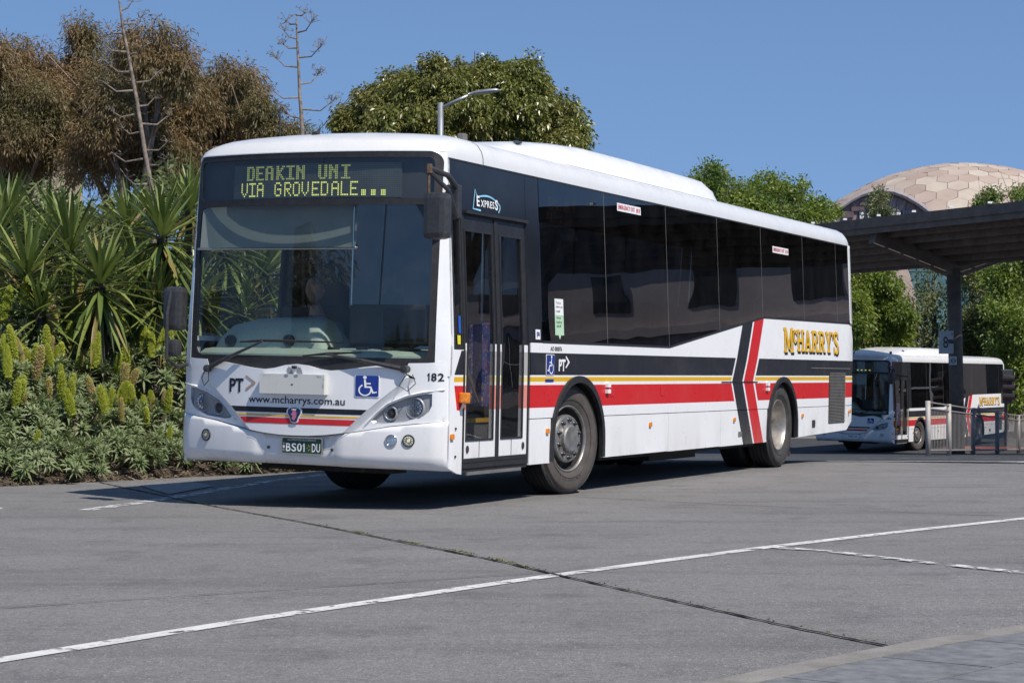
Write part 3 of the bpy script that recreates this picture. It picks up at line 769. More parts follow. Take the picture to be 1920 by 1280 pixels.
        if m_ == 'fog':
            tk = MB()
            for k in range(12):
                a = 2 * math.pi * k / 12; tk.tube([(-.008, .014 * math.cos(a), .014 * math.sin(a)), (-.006, .037 * math.cos(a), .037 * math.sin(a))], .002, 4)
            lampbit(tk, 'fog_lamp_rib', M['nut'])['kind'] = 'stuff'
    for s in (.265, -.32):
        x, y, z = bmap(s, .452, 0); B(MB().lathe([(.012, .004), (.012, -.012), (.008, -.02), (.0001, -.022)], 10, 'x', (x, y, z)), 'tow_peg', M['nut'], bmp)
    for w in (.62, .40): B(MB().lathe([(.010, .004), (.010, -.010), (.0001, -.013)], 8, 'y', (.36, 0, w + .02)), 'panel_screw', M['nut'])
    ln2 = [(s, w) for s, w in ln]
    V = []
    for s, w in ln2: V += [fmapf(s, w + .0005, -.041 if abs(s) < .44 else -.004), fmapf(s, w + .0065, -.041 if abs(s) < .44 else -.004)]
    P('panel_gap', (V, [(2 * i, 2 * i + 1, 2 * i + 3, 2 * i + 2) for i in range(len(ln2) - 1)]), M['rubber'], bmp)
    # number plate
    ps = lambda s, w, d: (bmap(0, .48, 0)[0] - .018 + d, BC + s, w)
    pm = M['plategreen'] if near else M['signwhite']; pt = M['signwhite'] if near else M['lettering']
    pl = P('number_plate', patch([rrect(-.243, .13, .408, .541, .012, 3)], ps, .3, thick=.012, grid=False), pm)
    def ptext(t_, s0, w0, w, h, bold=.01):
        Q, F = (number2d if len(t_) < 8 and h > .05 else text2d)(t_, w, h, bold); P('lettering', ([ps(s0 - x, w0 + y, -.003) for x, y in Q], F), pt, pl)
    if near:
        ptext('ACCREDITED BUS SERVICE', .075, .513, .26, .016, .0); ptext('BS01', .092, .428, .185, .066, .015); ptext('DU', -.146, .428, .082, .066, .015)
        for k, ch in enumerate('VIC'): ptext(ch, .117, .482 - k * .026, .016, .018, 0)
        for k, (a, b) in enumerate(((0, .02), (-.012, .012), (-.012, -.012), (0, -.02), (.012, 0))): P('lettering', patch([circ(-.118 + a, .46 + b, .004, 8)], ps, .1, off=-.003, grid=False), M['yellow'], pl)
        P('plate_rim', patch([rrect(-.246, .133, .405, .544, .014, 3)], ps, .3, [rrect(-.236, .123, .415, .534, .010, 3)], .004, off=-.003, grid=False), M['chrome'], pl)
    else: ptext('7661 AO', .10, .44, .31, .065, .015)
    # folding route board, pegs, badge, signs and lettering on the front
    if near:
        fb = P('route_board_box', patch([rect(-.293, .30, .885, 1.042)], lambda s, w, d: (PR - .055 + d, BC - .0 + s, w), .3, thick=.075, grid=False), white_paint('worn_white_box', (.62, .62, .58), .5))
        for s in (.055, -.035):
            P('paint_chip', patch([[(s - .03, 1.045), (s + .018, 1.045), (s + .03, 1.075), (s + .012, 1.10), (s - .012, 1.09)]], fmapf, .2, off=PR - .003, grid=False), M['grey_lamp'], cp)
            P('paint_chip', patch([circ(s, 1.03, .02, 9, .012)], lambda a, w, d: (PR - .057 + d, BC + a, w), .2, grid=False), M['grey_lamp'], fb)
        B(MB().bbox(PR - .035, PR, BC - .012, BC + .022, 1.085, 1.108, .004), 'board_catch', M['nut'])
        P('keyhole', patch([circ(.0, .96, .012, 8, .005)], lambda a, w, d: (PR - .057 + d, BC + a, w), .2, grid=False), M['lettering'], fb)
        chips = MB()
        for k in range(34):
            s = random.choice([random.uniform(.2, .27), random.uniform(-.27, -.22), random.uniform(-.286, -.28)]); w = random.uniform(1.02, 1.036) if s > -.275 else random.uniform(.93, 1.02); r = random.uniform(.002, .006)
            x = PR - .0575; chips.add([(x, BC + s - r, w), (x, BC + s, w - r * .6), (x, BC + s + r, w), (x, BC + s, w + r * .6)], [(0, 1, 2, 3)])
        B(chips, 'paint_wear', M['grey_lamp'], fb)
        ftext('PT', .645, .885, M['lettering'], .145, .112, .03, cp, d=PR - .003)
        P('chevron_logo', patch([[(.48, .905), (.475, .92), (.405, .965), (.476, 1.008), (.486, 1.022), (.465, 1.02), (.378, .968), (.378, .960), (.462, .903)]], fmapf, .2, off=PR - .003, grid=False), M['beige'], cp)
        ftext('www.mcharrys.com.au', .445, .788, M['lettering'], .885, .077, .008, cp, d=PR - .003)
        badge = [(0, .652), (.03, .66), (.045, .70), (.068, .735), (.068, .76), (.045, .778), (0, .786)]
        bg = P('badge', patch([badge + yv(badge[1:-1])], fmapf, .1, thick=.012, off=PR - .012, grid=False), M['signwhite'], cp)
        P('badge_field', patch([[(BX * .86, .72 + (w - .72) * .87) for BX, w in badge + yv(badge[1:-1])]], fmapf, .1, thick=.004, off=PR - .015, grid=False), plain('badge_blue', (.012, .03, .10), .3), bg)
        P('badge_emblem', patch([[(.0, .672), (.022, .69), (.012, .71), (.03, .722), (.012, .738), (.018, .75), (-.012, .755), (-.026, .735), (-.02, .70)]], fmapf, .1, off=PR - .017, grid=False), plain('badge_pink', (.5, .16, .26), .4), bg)
        P('badge_emblem', patch([[(.02, .757), (.022, .768), (.01, .762), (0, .77), (-.01, .762), (-.022, .768), (-.02, .757)]], fmapf, .1, off=PR - .017, grid=False), M['signwhite'], bg)
    def wheelchair(mp2, c0, c1, w0, w1, off, flip, parent):
        """white-on-blue access sign inside the rectangle; flip mirrors it"""
        sg = P('access_sign', patch([rrect(c0, c1, w0, w1, (c1 - c0) * .08, 3)], mp2, .2, thick=.004, off=off, grid=False), M['signwhite'], parent)
        e = (c1 - c0) * .03
        P('sign_field', patch([rrect(c0 + e, c1 - e, w0 + e, w1 - e, (c1 - c0) * .06, 3)], mp2, .2, off=off - .002, grid=False), M['blue'], sg)
        def mx(x, y): return (c0 + (1 - x if flip else x) * (c1 - c0), w0 + y * (w1 - w0))
        polys = [[mx(x, y) for x, y in circ(.42, .88, .075, 12, .075)]]
        arc = [(.43 + .21 * math.cos(a) * 1.0, .32 + .21 * math.sin(a)) for a in fan(R(115), R(370), 18)]; arc2 = [(.43 + .27 * math.cos(a), .32 + .27 * math.sin(a)) for a in fan(R(370), R(115), 18)]
        polys.append([mx(x, y) for x, y in arc + arc2])
        for q in ([(.38, .78), (.46, .78), (.50, .42), (.41, .42)], [(.45, .64), (.66, .64), (.66, .58), (.45, .58)], [(.42, .49), (.68, .49), (.68, .42), (.42, .42)], [(.61, .47), (.68, .49), (.80, .20), (.73, .17)], [(.74, .17), (.76, .23), (.90, .27), (.91, .21)]):
            polys.append([mx(x, y) for x, y in q])
        P('wheelchair_symbol', patch(polys, mp2, .5, off=off - .004, grid=False), M['signwhite'], sg)
    wheelchair(fmapf, -.725, -.522, .874, 1.05, PR - .006, True, cp)
    Q, F = number2d('182' if near else '180', .125, .062, .02)
    P('fleet_number', ([fmapf(-1.075 - x, 1.012 + y, -.004) for x, y in Q], F), M['lettering'])
    # --- side signs
    if near:
        wheelchair(smap, 2.105, 2.285, 1.065, 1.245, -.006, True, root)
        stext('PT', 2.385, 1.10, M['signwhite'], .15, .105, .04); P('chevron_logo', patch([[(2.55, 1.125), (2.625, 1.175), (2.625, 1.185), (2.55, 1.235), (2.535, 1.225), (2.59, 1.18), (2.535, 1.135)]], smap, .2, off=-.003, grid=False), M['signwhite'])
        stext('AO 000076', 2.20, 1.275, M['lettering'], .25, .04, .01)
        P('info_label', patch([rect(2.10, 2.28, 1.005, 1.03)], smap, .2, off=-.003, grid=False), M['blue'])
        # shaded express emblem over the door
        pts = [(.72, 2.435), (.765, 2.56), (.80, 2.50)]
        curve = [(.80 + .43 * k / 12, 2.50 + .028 * math.sin(k / 12 * 2.6) - .055 * (k / 12) ** 3) for k in range(13)] + [(1.235, 2.44), (1.20, 2.40)]
        loop = MB()
        def stroke(pl, wd, mat, nm):
            V = []; F = []
            for i, p in enumerate(pl):
                a = pl[max(0, i - 1)]; b = pl[min(len(pl) - 1, i + 1)]; d = Vector((b[0] - a[0], b[1] - a[1])).normalized()
                V += [smap(p[0] - d.y * wd, p[1] + d.x * wd, -.004), smap(p[0] + d.y * wd, p[1] - d.x * wd, -.004)]
            return P(nm, (V, [(2 * i, 2 * i + 1, 2 * i + 3, 2 * i + 2) for i in range(len(pl) - 1)]), mat, hp)
        lb = plain('emblem_light_blue', (.25, .55, .75), .4)
        stroke([(.86, 2.395), (.715, 2.40), (.765, 2.56), (.80, 2.505)], .008, lb, 'emblem_line'); stroke(curve, .007, lb, 'emblem_line')
        stext('E', .785, 2.425, M['signwhite'], .055, .085, .03, hp, d=-.005); stext('XPRES', .86, 2.425, M['signwhite'], .26, .058, .02, hp, d=-.005, spacing=1.15); stext('S', 1.135, 2.418, M['signwhite'], .055, .085, .03, hp, d=-.005)
        for u0, w0 in ((3.87, 2.62), (8.74, 2.50)):
            lb_ = P('exit_label', patch([rect(u0, u0 + .62, w0, w0 + .075)], smap, .3, off=-.003, grid=False), M['signwhite'])
            stext('EMERGENCY EXIT', u0 + .03, w0 + .018, M['red'], .43, .042, .01, lb_, d=-.005)
            for k in (0, 1): P('exit_mark', patch([[(u0 + .50 + k * .06, w0 + .02), (u0 + .53 + k * .05, w0 + .012), (u0 + .545 + k * .05, w0 + .05), (u0 + .51 + k * .06, w0 + .062)]], smap, .3, off=-.005, grid=False), M['red'], lb_)
        tl = P('travel_label', patch([[(2.31, 1.415), (2.38, 1.415), (2.41, 1.375), (2.44, 1.415), (2.505, 1.415), (2.505, 1.735), (2.31, 1.735)]], smap, .3, off=-.003, grid=False), M['labelgreen'])
        P('label_upper', patch([rect(2.315, 2.50, 1.59, 1.73)], smap, .3, off=-.005, grid=False), M['signwhite'], tl)
        for k, s_ in enumerate(('Top up', 'before you', 'travel')): stext(s_, 2.34, 1.685 - k * .035, M['lettering'], [.10, .14, .08][k], .024, .0, tl, d=-.007)
        for k, s_ in enumerate(('Always', 'touch on', 'and off')): stext(s_, 2.34, 1.555 - k * .035, M['lettering'], [.10, .12, .10][k], .024, .0, tl, d=-.006)
        st = P('sticker', patch([rect(1.885, 1.985, 1.37, 1.455)], smap, .3, off=-.003, grid=False), M['signwhite']); stext('pa', 1.91, 1.385, M['blue'], .06, .05, .03, st, d=-.005)
        P('blue_sticker', patch([[(.415, 1.40), (.445, 1.385), (.455, 1.40), (.455, 1.53), (.415, 1.53)]], smap, .3, off=.008, grid=False), plain('sticker_blue', (.02, .09, .42), .4), qw); P('yellow_sticker', patch([rect(.385, .44, 1.305, 1.375)], smap, .3, off=.006, grid=False), plain('sticker_yellow', (.72, .62, .03), .4), qw)
        stl = MB()   # orange side destination display behind the first window
        rr = random.Random(3)
        for k, (c0, n) in enumerate(((4, 5), (11, 5), (18, 5), (26, 3))):
            for c in range(n):
                for r in range(8):
                    if rr.random() < .72: 
                        u = 2.22 + (c0 + c) * .025; w = 2.62 - r * .014; stl.add([(u, .10, w), (u + .008, .10, w), (u + .008, .10, w + .008), (u, .10, w + .008)], [(0, 1, 2, 3)])
        for k in range(70):
            c = rr.choice([3, 4, 6, 7, 15, 16, 20, 22, 24, 25]); r = rr.randrange(10, 16); u = 2.22 + c * .025; w = 2.62 - r * .014
            stl.add([(u, .10, w), (u + .008, .10, w), (u + .008, .10, w + .008), (u, .10, w + .008)], [(0, 1, 2, 3)])
        B(stl, 'side_display', M['led_orange'])
    # big painted name: slab letters, black shadow behind
    GL = {'M': (1.15, [[(0, 0), (.38, 0), (.38, .12), (.30, .12), (.30, .70), (.55, .12), (.68, .12), (.92, .68), (.92, .12), (.82, .12), (.82, 0), (1.22, 0), (1.22, .12), (1.13, .12), (1.13, .88), (1.22, .88), (1.22, 1), (.93, 1), (.64, .36), (.36, 1), (0, 1), (0, .88), (.09, .88), (.09, .12), (0, .12)]]),
          'c': (.42, [[(x, y) for x, y in [(.42, .92), (.42, .76), (.34, .76), (.32, .86), (.20, .88), (.14, .80), (.14, .54), (.20, .46), (.32, .48), (.35, .58), (.42, .56), (.40, .42), (.22, .36), (.06, .42), (0, .56), (0, .80), (.08, .94), (.22, 1), (.34, .95)]]]),
          'H': (.95, [[(0, 0), (.38, 0), (.38, .12), (.29, .12), (.29, .44), (.64, .44), (.64, .12), (.55, .12), (.55, 0), (.93, 0), (.93, .12), (.84, .12), (.84, .88), (.93, .88), (.93, 1), (.55, 1), (.55, .88), (.64, .88), (.64, .58), (.29, .58), (.29, .88), (.38, .88), (.38, 1), (0, 1), (0, .88), (.09, .88), (.09, .12), (0, .12)]]),
          'A': (.90, [[(0, 0), (.34, 0), (.34, .12), (.26, .12), (.30, .28), (.58, .28), (.62, .12), (.54, .12), (.54, 0), (.90, 0), (.90, .12), (.83, .12), (.55, 1), (.34, 1), (.07, .12), (0, .12)]]),
          'R': (.90, [[(0, 0), (.38, 0), (.38, .12), (.29, .12), (.29, .42), (.40, .42), (.60, .0), (.88, .0), (.88, .12), (.78, .12), (.64, .44), (.76, .52), (.80, .64), (.80, .80), (.74, .94), (.58, 1), (0, 1), (0, .88), (.09, .88), (.09, .12), (0, .12)]]),
          'Y': (.88, [[(.24, 0), (.64, 0), (.64, .12), (.54, .12), (.54, .42), (.80, .88), (.88, .88), (.88, 1), (.54, 1), (.54, .88), (.60, .88), (.45, .58), (.30, .88), (.36, .88), (.36, 1), (0, 1), (0, .88), (.08, .88), (.34, .42), (.34, .12), (.24, .12)]]),
          "'": (.18, [[(.02, .68), (.08, .66), (.17, .84), (.17, 1), (.0, 1), (.0, .82), (.06, .82)]]),
          'S': (.72, [[(.0, .02), (.10, .02), (.14, .08), (.30, 0), (.50, 0), (.66, .10), (.70, .28), (.66, .44), (.50, .56), (.28, .64), (.21, .72), (.24, .84), (.38, .88), (.50, .82), (.54, .70), (.64, .70), (.64, .98), (.55, .98), (.51, .93), (.36, 1), (.20, .98), (.05, .88), (.01, .70), (.08, .54), (.24, .44), (.42, .38), (.50, .28), (.46, .16), (.34, .12), (.20, .15), (.12, .32), (.0, .32)]])}
    HOLE = {'A': [[(.34, .40), (.54, .40), (.45, .74)]], 'R': [[(.29, .56), (.52, .56), (.60, .64), (.60, .80), (.52, .87), (.29, .87)]]}
    total = sum(GL[c][0] + .07 for c in "McHARRY'S") - .07
    for off_, mt, ox, ow in ((-.003, M['lettering'], .03, -.028), (-.006, M['yellow'], 0, 0)):
        x = 0; VV = MB()
        for i, ch in enumerate("McHARRY'S"):
            adv, polys = GL[ch]; sc = 2.36 / total; big = 1.12 if ch in 'MS' else 1.0
            f = lambda p: (9.06 + (x + p[0]) * sc + ox, 1.365 + (p[1] - (.06 if big > 1 else 0)) * .262 * big + ow)
            a, b = patch([[f(p) for p in q] for q in polys], smap, 5, [[f(p) for p in q] for q in HOLE.get(ch, [])], grid=False, off=off_)
            VV.add(a, b); x += adv + .07
        B(VV, 'painted_name' if ox == 0 else 'painted_name_shadow', mt)
    # --- roof: lofted shell with rounded front and rear, and the cooling pod
    prof = [(.08, 2.772), (.083, 2.82), (.098, 2.875), (.135, 2.93), (.195, 2.965), (.30, 2.992), (.5, 3.01), (.85, 3.025), (BC, 3.03)]
    prof = prof + [(BW - v, w) for v, w in prof[-2::-1]]
    rings = []
    for t in (0, .06, .14, .25, .4, .6, .8, 1):
        q = math.sqrt(1 - (1 - t) ** 2)
        rings.append([((1 - t) * fu(v, 2.8) + t * .80, v, w if w < 2.81 else 2.815 + (w - 2.815) * q) for v, w in prof])
    for u in list(np.linspace(1.2, 11.9, 18)): rings.append([(u, v, w) for v, w in prof])
    for t in (.25, .5, .75, .92, 1):
        q = math.sqrt(1 - t * t); rings.append([(11.9 + .33 * t, v if BC - .01 < v < BC + .01 else (v + (.06 * (1 - q) if v < BC else -.06 * (1 - q))), w if w < 2.79 else 2.78 + (w - 2.78) * max(q, .05)) for v, w in prof])
    n = len(prof); V = [p for r in rings for p in r]
    F = [(i * n + j, i * n + j + 1, (i + 1) * n + j + 1, (i + 1) * n + j) for i in range(len(rings) - 1) for j in range(n - 1)]
    rf = P('roof', (V, F), M['roofwhite'], smooth=True)
    Vs = []
    for v, w in prof[:6]: Vs += [(.93, v - .002, w + .002), (.942, v - .002, w + .002)]
    P('roof_seam', (Vs, [(2 * i, 2 * i + 1, 2 * i + 3, 2 * i + 2) for i in range(5)]), M['grille'], rf)
    us = [1.55, 1.9, 2.3, 2.75, 3.2, 3.9, 5.0, 6.2, 6.9, 7.18, 7.30, 7.37, 7.40]; hs = [.012, .06, .115, .165, .2, .235, .238, .234, .23, .222, .195, .13, .0]
    ins = [.16, .10, .05, .02, 0, 0, 0, 0, 0, 0, .01, .02, .03]
    V = []; sec = lambda u, h, i: [(u, .26 + i, 2.985), (u, .30 + i, 2.995 + h * .45), (u, .40 + i, 2.995 + h * .86), (u, .50 + i, 3.0 + h * .97), (u, .62 + i, 3.005 + h), (u, BC, 3.01 + h)]
    for u, h, i in zip(us, hs, ins):
        a = sec(u, h, i); V += a + [(x, BW - y, z) for x, y, z in a[-2::-1]]
    n = 11; F = [(i * n + j, i * n + j + 1, (i + 1) * n + j + 1, (i + 1) * n + j) for i in range(len(us) - 1) for j in range(n - 1)]
    pod = P('cooling_pod', (V, F), M['podwhite'])
    Vs = []
    for u, h, i in list(zip(us, hs, ins))[3:10]: Vs += [(u, .445 + i, 2.998 + h * .925), (u, .452 + i, 2.998 + h * .937)]
    P('pod_seam', (Vs, [(2 * i, 2 * i + 1, 2 * i + 3, 2 * i + 2) for i in range(6)]), M['grille'], pod)
    B(MB().add([(2.34, .42, 3.10), (2.44, .42, 3.11), (2.52, .50, 3.135), (2.42, .50, 3.125), (2.34, .42, 3.115), (2.44, .42, 3.125), (2.52, .50, 3.15), (2.42, .50, 3.14)], [(0, 1, 2, 3), (4, 5, 6, 7), (0, 1, 5, 4), (1, 2, 6, 5), (2, 3, 7, 6), (3, 0, 4, 7)]), 'pod_catch', M['blackplastic'], pod)
    B(MB().bbox(1.36, 1.44, .47, .53, 3.0, 3.09, .01), 'roof_aerial_box', M['grille'])
    an = B(MB().tube([(.36, 1.33, 2.98), (.40, 1.33, 3.0), (.44, 1.33, 3.05)], [.035, .02, .008], 8), 'aerial', M['rubber'])
    B(MB().tube([(.42, 1.33, 3.03), (.52, 1.22, 3.2), (.62, 1.16, 3.32)], .0035, 5), 'aerial_whip', M['rubber'], an)
    P('rear_wall', patch([[(.07, .50), (BW - .07, .50), (BW - .15, 2.80), (.15, 2.80)]], lambda v, w, d: (12.232, v, w), .6), M['white'])
    # --- floor, underbody and cab fittings
    B(MB().box(.5, 2.2, .09, BW - .09, .345, .375).box(2.2, 3.5, .75, BW - .75, .345, .375).box(3.5, 8.4, .09, BW - .09, .345, .375).box(8.4, 9.66, .95, BW - .95, .345, .375).box(9.66, 12.1, .09, BW - .09, .345, .375), 'floor', M['int_grey'])
    ub_ = MB(); ub_.box(.35, 2.1, .25, BW - .12, .30, .345).box(3.6, 8.3, .10, BW - .10, .27, .345).box(9.8, 11.9, .2, BW - .2, .34, .46).box(2.4, 3.3, .75, 1.7, .30, .5).box(8.6, 9.5, .9, 1.55, .3, .6)
    B(ub_, 'underbody', M['under'])
    B(MB().box(.33, .60, .55, 1.75, .262, .30).tube([(2.845, .25, .46), (2.845, 2.2, .46)], .07, 8).tube([(9.03, .25, .5), (9.03, 2.2, .5)], .11, 8), 'axles', M['under'])['kind'] = 'stuff'
    B(MB().box(5.6, 7.0, .35, .9, .18, .30).box(7.0, 7.6, 1.2, 2.2, .2, .3), 'air_tank', M['under'])
    B(MB().box(9.75, 9.78, .12, .8, .10, .45), 'mud_flap', plain('mud_flap', (.06, .055, .045), .9))
    dk = MB(); dk.box(.30, .62, .12, BW - .10, .95, 1.16)
    B(dk, 'cab_front', M['interior'])
    # dashboard: low shelf right across, tall hooded binnacle before the driver
    ring = []
    for v in (.16, .4, .8, 1.1, 1.3, 1.7, 2.30):
        e = fu(v, 1.2) + .05; ring.append([(e, v, 1.10), (e + .02, v, 1.20), (e + .10, v, 1.235), (.62, v, 1.26), (.66, v, 1.10)])
    V = [p for r in ring for p in r]; F = [(i * 5 + j, i * 5 + j + 1, (i + 1) * 5 + j + 1, (i + 1) * 5 + j) for i in range(len(ring) - 1) for j in range(4)]
    ds = P('dashboard', (V, F), M['dash'])
    hd = []
    for v, h in ((1.22, .02), (1.25, .14), (1.31, .235), (1.42, .275), (1.7, .27), (2.0, .255), (2.16, .22), (2.26, .12), (2.30, .0)):
        hd.append([(.40, v, 1.215), (.425, v, 1.215 + h * .5), (.46, v, 1.215 + h * .85), (.53, v, 1.215 + h), (.70, v, 1.235 + h * 1.02), (.86, v, 1.21 + h * .8), (.88, v, 1.10)])
    V = [p for r in hd for p in r]; n = 7; F = [(i * n + j, i * n + j + 1, (i + 1) * n + j + 1, (i + 1) * n + j) for i in range(len(hd) - 1) for j in range(n - 1)]
    P('binnacle', (V, F), M['dash'], ds, True)
    for v, x, z in ((2.12, .40, 1.30), (1.56, .40, 1.31), (1.10, .34, 1.245), (.86, .38, 1.252), (.62, .36, 1.25)):
        B(MB().lathe([(.05, .02), (.05, -.012), (.038, -.012), (.034, .01), (.0001, .012)], 16, 'x' if z > 1.27 else 'z', (x, v, z)), 'air_vent', M['rubber'], ds)
    B(MB().lathe([(.09, 0), (.09, .02), (.06, .03), (.0001, .032)], 20, 'z', (.40, .44, 1.248)), 'dash_speaker', M['rubber'], ds)
    if near: P('paper_slip', ([(.36, .10, 1.262), (.31, .36, 1.262), (.42, .36, 1.285), (.50, .10, 1.285)], [(0, 1, 2, 3)]), plain('paper', (.65, .72, .75), .6), ds)
    B(MB().lathe([(.21, 0), (.225, .012), (.235, 0), (.225, -.012), (.21, 0)], 28, 'x', (0, 0, 0)).tube([(0, -.22, 0), (.05, 0, 0), (0, .22, 0)], .012, 6).tube([(0, 0, -.22), (.05, 0, 0)], .012, 6), 'steering_wheel', M['rubber'])
    sw = [o for o in root.children if o.name.startswith('steering_wheel')][0]
    sw.location = (.95, 1.83, 1.36); sw.rotation_euler = (0, R(-62), 0)
    B(MB().bbox(.62, .72, .30, 1.12, 1.30, 1.62, .02), 'ticket_console', M['interior'])
    B(MB().bbox(.60, .622, .42, .80, 1.33, 1.58, .008), 'console_screen', plain('screen_black', (.01, .01, .018), .1))
    B(MB().box(1.62, 1.66, 1.15, 2.36, .4, 1.62).box(.95, 1.66, 1.10, 1.14, .4, 1.40), 'driver_partition', M['interior'])
    st_ = MB().bbox(1.20, 1.65, 1.58, 2.08, .80, .95, .04).bbox(1.56, 1.70, 1.60, 2.06, .90, 1.62, .04).bbox(1.58, 1.68, 1.70, 1.96, 1.60, 1.82, .04)
    B(st_, 'driver_seat', M['interior'])
    P('sun_blind', ([(.20, .82, 2.44), (.20, 2.28, 2.44), (.16, 2.28, 2.05), (.16, .82, 2.05)], [(0, 1, 2, 3)]), plain('blind_fabric', (.17, .20, .19), .7, var=.05))
    B(MB().tube([(.16, .80, 2.05), (.16, 2.30, 2.05)], .011, 6).tube([(.17, .84, 2.45), (.155, .84, 1.60)], .008, 6), 'blind_rail', M['rail'])
    B(MB().box(.35, 12.1, .12, BW - .12, 2.76, 2.80), 'ceiling', M['interior'])
    # step well, patterned screen and rails behind the door
    B(MB().box(.55, 1.75, .10, .95, .376, .384), 'entry_floor', M['step_floor'])
    B(MB().box(.9, 1.75, .33, .36, .385, .66), 'step_riser', M['step_floor'])
    B(MB().box(.9, 1.75, .315, .40, .66, .695), 'step_nosing', M['stepyellow'])
    B(MB().box(.9, 2.1, .40, .45, .60, 1.0).box(1.9, 1.94, .15, .96, .45, 1.75), 'modesty_screen', M['interior'])
    P('patterned_panel', patch([rrect(1.13, 1.66, .80, 1.50, .10, 4)], lambda u, w, d: (u, .25 + d, w), .3, thick=.02, grid=False), M['floral'])
    B(MB().tube([(.80, .16, 1.22), (.95, .17, 1.05), (1.15, .17, .84)], .017, 8).tube([(1.62, .22, .5), (1.62, .22, 2.6)], .016, 8).tube([(1.86, .5, .5), (1.86, .5, 2.6)], .016, 8), 'handrail', M['rail'])
    B(MB().box(2.1, 11.9, .20, .24, 1.02, 1.10).box(2.1, 11.9, 2.2, 2.24, 1.02, 1.10), 'inner_lining', M['interior'])
    sb = MB()
    for k in range(9):
        u = 3.7 + k * .86; h = .42 if u > 7.5 else 0
        for y0, y1 in ((.16, 1.0), (1.45, 2.30)): sb.box(u, u + .42, y0, y1, .75 + h, .86 + h).box(u + .36, u + .46, y0, y1, .80 + h, 1.48 + h)
    B(sb, 'seat_rows', plain('seat_fabric', (.04, .06, .14), .8))
    # --- mirrors and wipers
    mr = MB().bbox(-.27, -.12, -.18, .01, 2.095, 2.45, .045)
    mo = B(mr, 'wing_mirror', M['blackplastic'], smooth=False); label(mo, 'black nearside mirror hanging from its arm')
    B(MB().tube([(-.20, -.01, 2.20), (-.20, -.005, 2.66)], .013, 8).tube([(-.20, -.005, 2.60), (-.20, -.005, 2.67)], .028, 8), 'mirror_rod', plain('rusty_rod', (.10, .065, .045), .7, var=.4, scale=30), mo)
    B(MB().tube([(-.20, -.005, 2.64), (.02, -.06, 2.60), (.24, -.03, 2.52)], [.024, .022, .026], 8).tube([(-.20, -.005, 2.62), (.0, -.08, 2.48), (.22, -.04, 2.30)], [.02, .018, .02], 8).bbox(.20, .28, -.06, .05, 2.28, 2.55, .015), 'mirror_arm', M['blackplastic'], mo)
    m2 = B(MB().bbox(-.08, .06, 2.31, 2.48, 1.375, 1.73, .04), 'wing_mirror', M['blackplastic']); label(m2, 'black offside mirror on the driver side')
    B(MB().bbox(-.07, .03, 2.34, 2.46, 1.16, 1.30, .035), 'lower_mirror', M['blackplastic'], m2)
    B(MB().tube([(-.07, 2.40, 1.70), (-.105, 2.41, 1.5), (-.10, 2.41, 1.14), (.05, 2.41, 1.08), (.22, 2.40, 1.10)], .014, 8), 'mirror_rod', M['blackplastic'], m2)
    def fp3(s, w, d): return Vector(fmapf(s, w, d))
    for arm, blade, piv in ((((.87, 1.075), (.60, 1.18), (.31, 1.298)), ((.56, 1.29), (.31, 1.305), (-.38, 1.30)), (.87, 1.07)), (((-.93, 1.10), (-.60, 1.16), (-.28, 1.205)), ((-.05, 1.188), (-.28, 1.21), (-.56, 1.225)), (-.93, 1.10))):
        a3 = [fp3(s, w, -.06 - .02 * (k == 1)) for k, (s, w) in enumerate(arm)]; b3 = [fp3(s, w, -.022) for s, w in densify(list(blade), .1)[:-12 or None]] if False else [fp3(s, w, -.024) for s, w in blade]
        wi = B(MB().tube(a3, [.022, .014, .009], 8).lathe([(.03, .02), (.03, -.05), (.0001, -.055)], 12, 'x', tuple(fp3(piv[0], piv[1], -.04))), 'wiper', M['blackplastic'])
        B(MB().tube(b3, [.006, .012, .006], 6), 'wiper_blade', M['rubber'], wi)
        sg = 1 if piv[0] > 0 else -1
        B(MB().tube([fp3(piv[0], 1.05, -.05), fp3(piv[0] - sg * .03, .97, -.09), fp3(piv[0] + sg * .03, .93, -.075), fp3(piv[0] + sg * .08, .99, -.05), fp3(piv[0] + sg * .05, 1.06, -.04)], .004, 5), 'washer_hose', M['rubber'], wi)
    # --- wheels
    def wheel(u, v, steer, sgn, rear):
        w = bpy.data.objects.new('wheel', None); link(w, root); w.location = (u, v, .497); w.rotation_euler = (0, 0, steer + (0 if sgn < 0 else math.pi))
        # local y: negative = outward
        pr = [(.30, -.115), (.335, -.135), (.38, -.146), (.43, -.145), (.465, -.136), (.484, -.118)]
        ty = MB().lathe(pr, 56)
        for r_, y_ in ((.462, -.1385), (.452, -.142), (.44, -.1465)): pass
        body_ = ty.build('tyre', M['tyre'] if rear else M['tyre_brown'], w, True)
        tr = []
        y = -.118
        for k in range(5): tr += [(.484 + .012 * min(1, k), y), (.497, y + .004), (.497, y + .038), (.484, y + .041), (.484, y + .047)]; y += .047
        tr += [(.497, .117), (.484, .122), (.46, .138), (.38, .146), (.30, .12)]
        MB().lathe(tr, 56).build('tread', M['tread'], w)
        rib = MB()
        for r_, y_ in ((.468, -.1375), (.458, -.141), (.447, -.1445), (.352, -.1425)): rib.lathe([(r_ + .002, y_ - .0005), (r_, y_ - .004), (r_ - .002, y_ - .001)], 56)
        rib.build('sidewall_rib', M['tyre'], w)
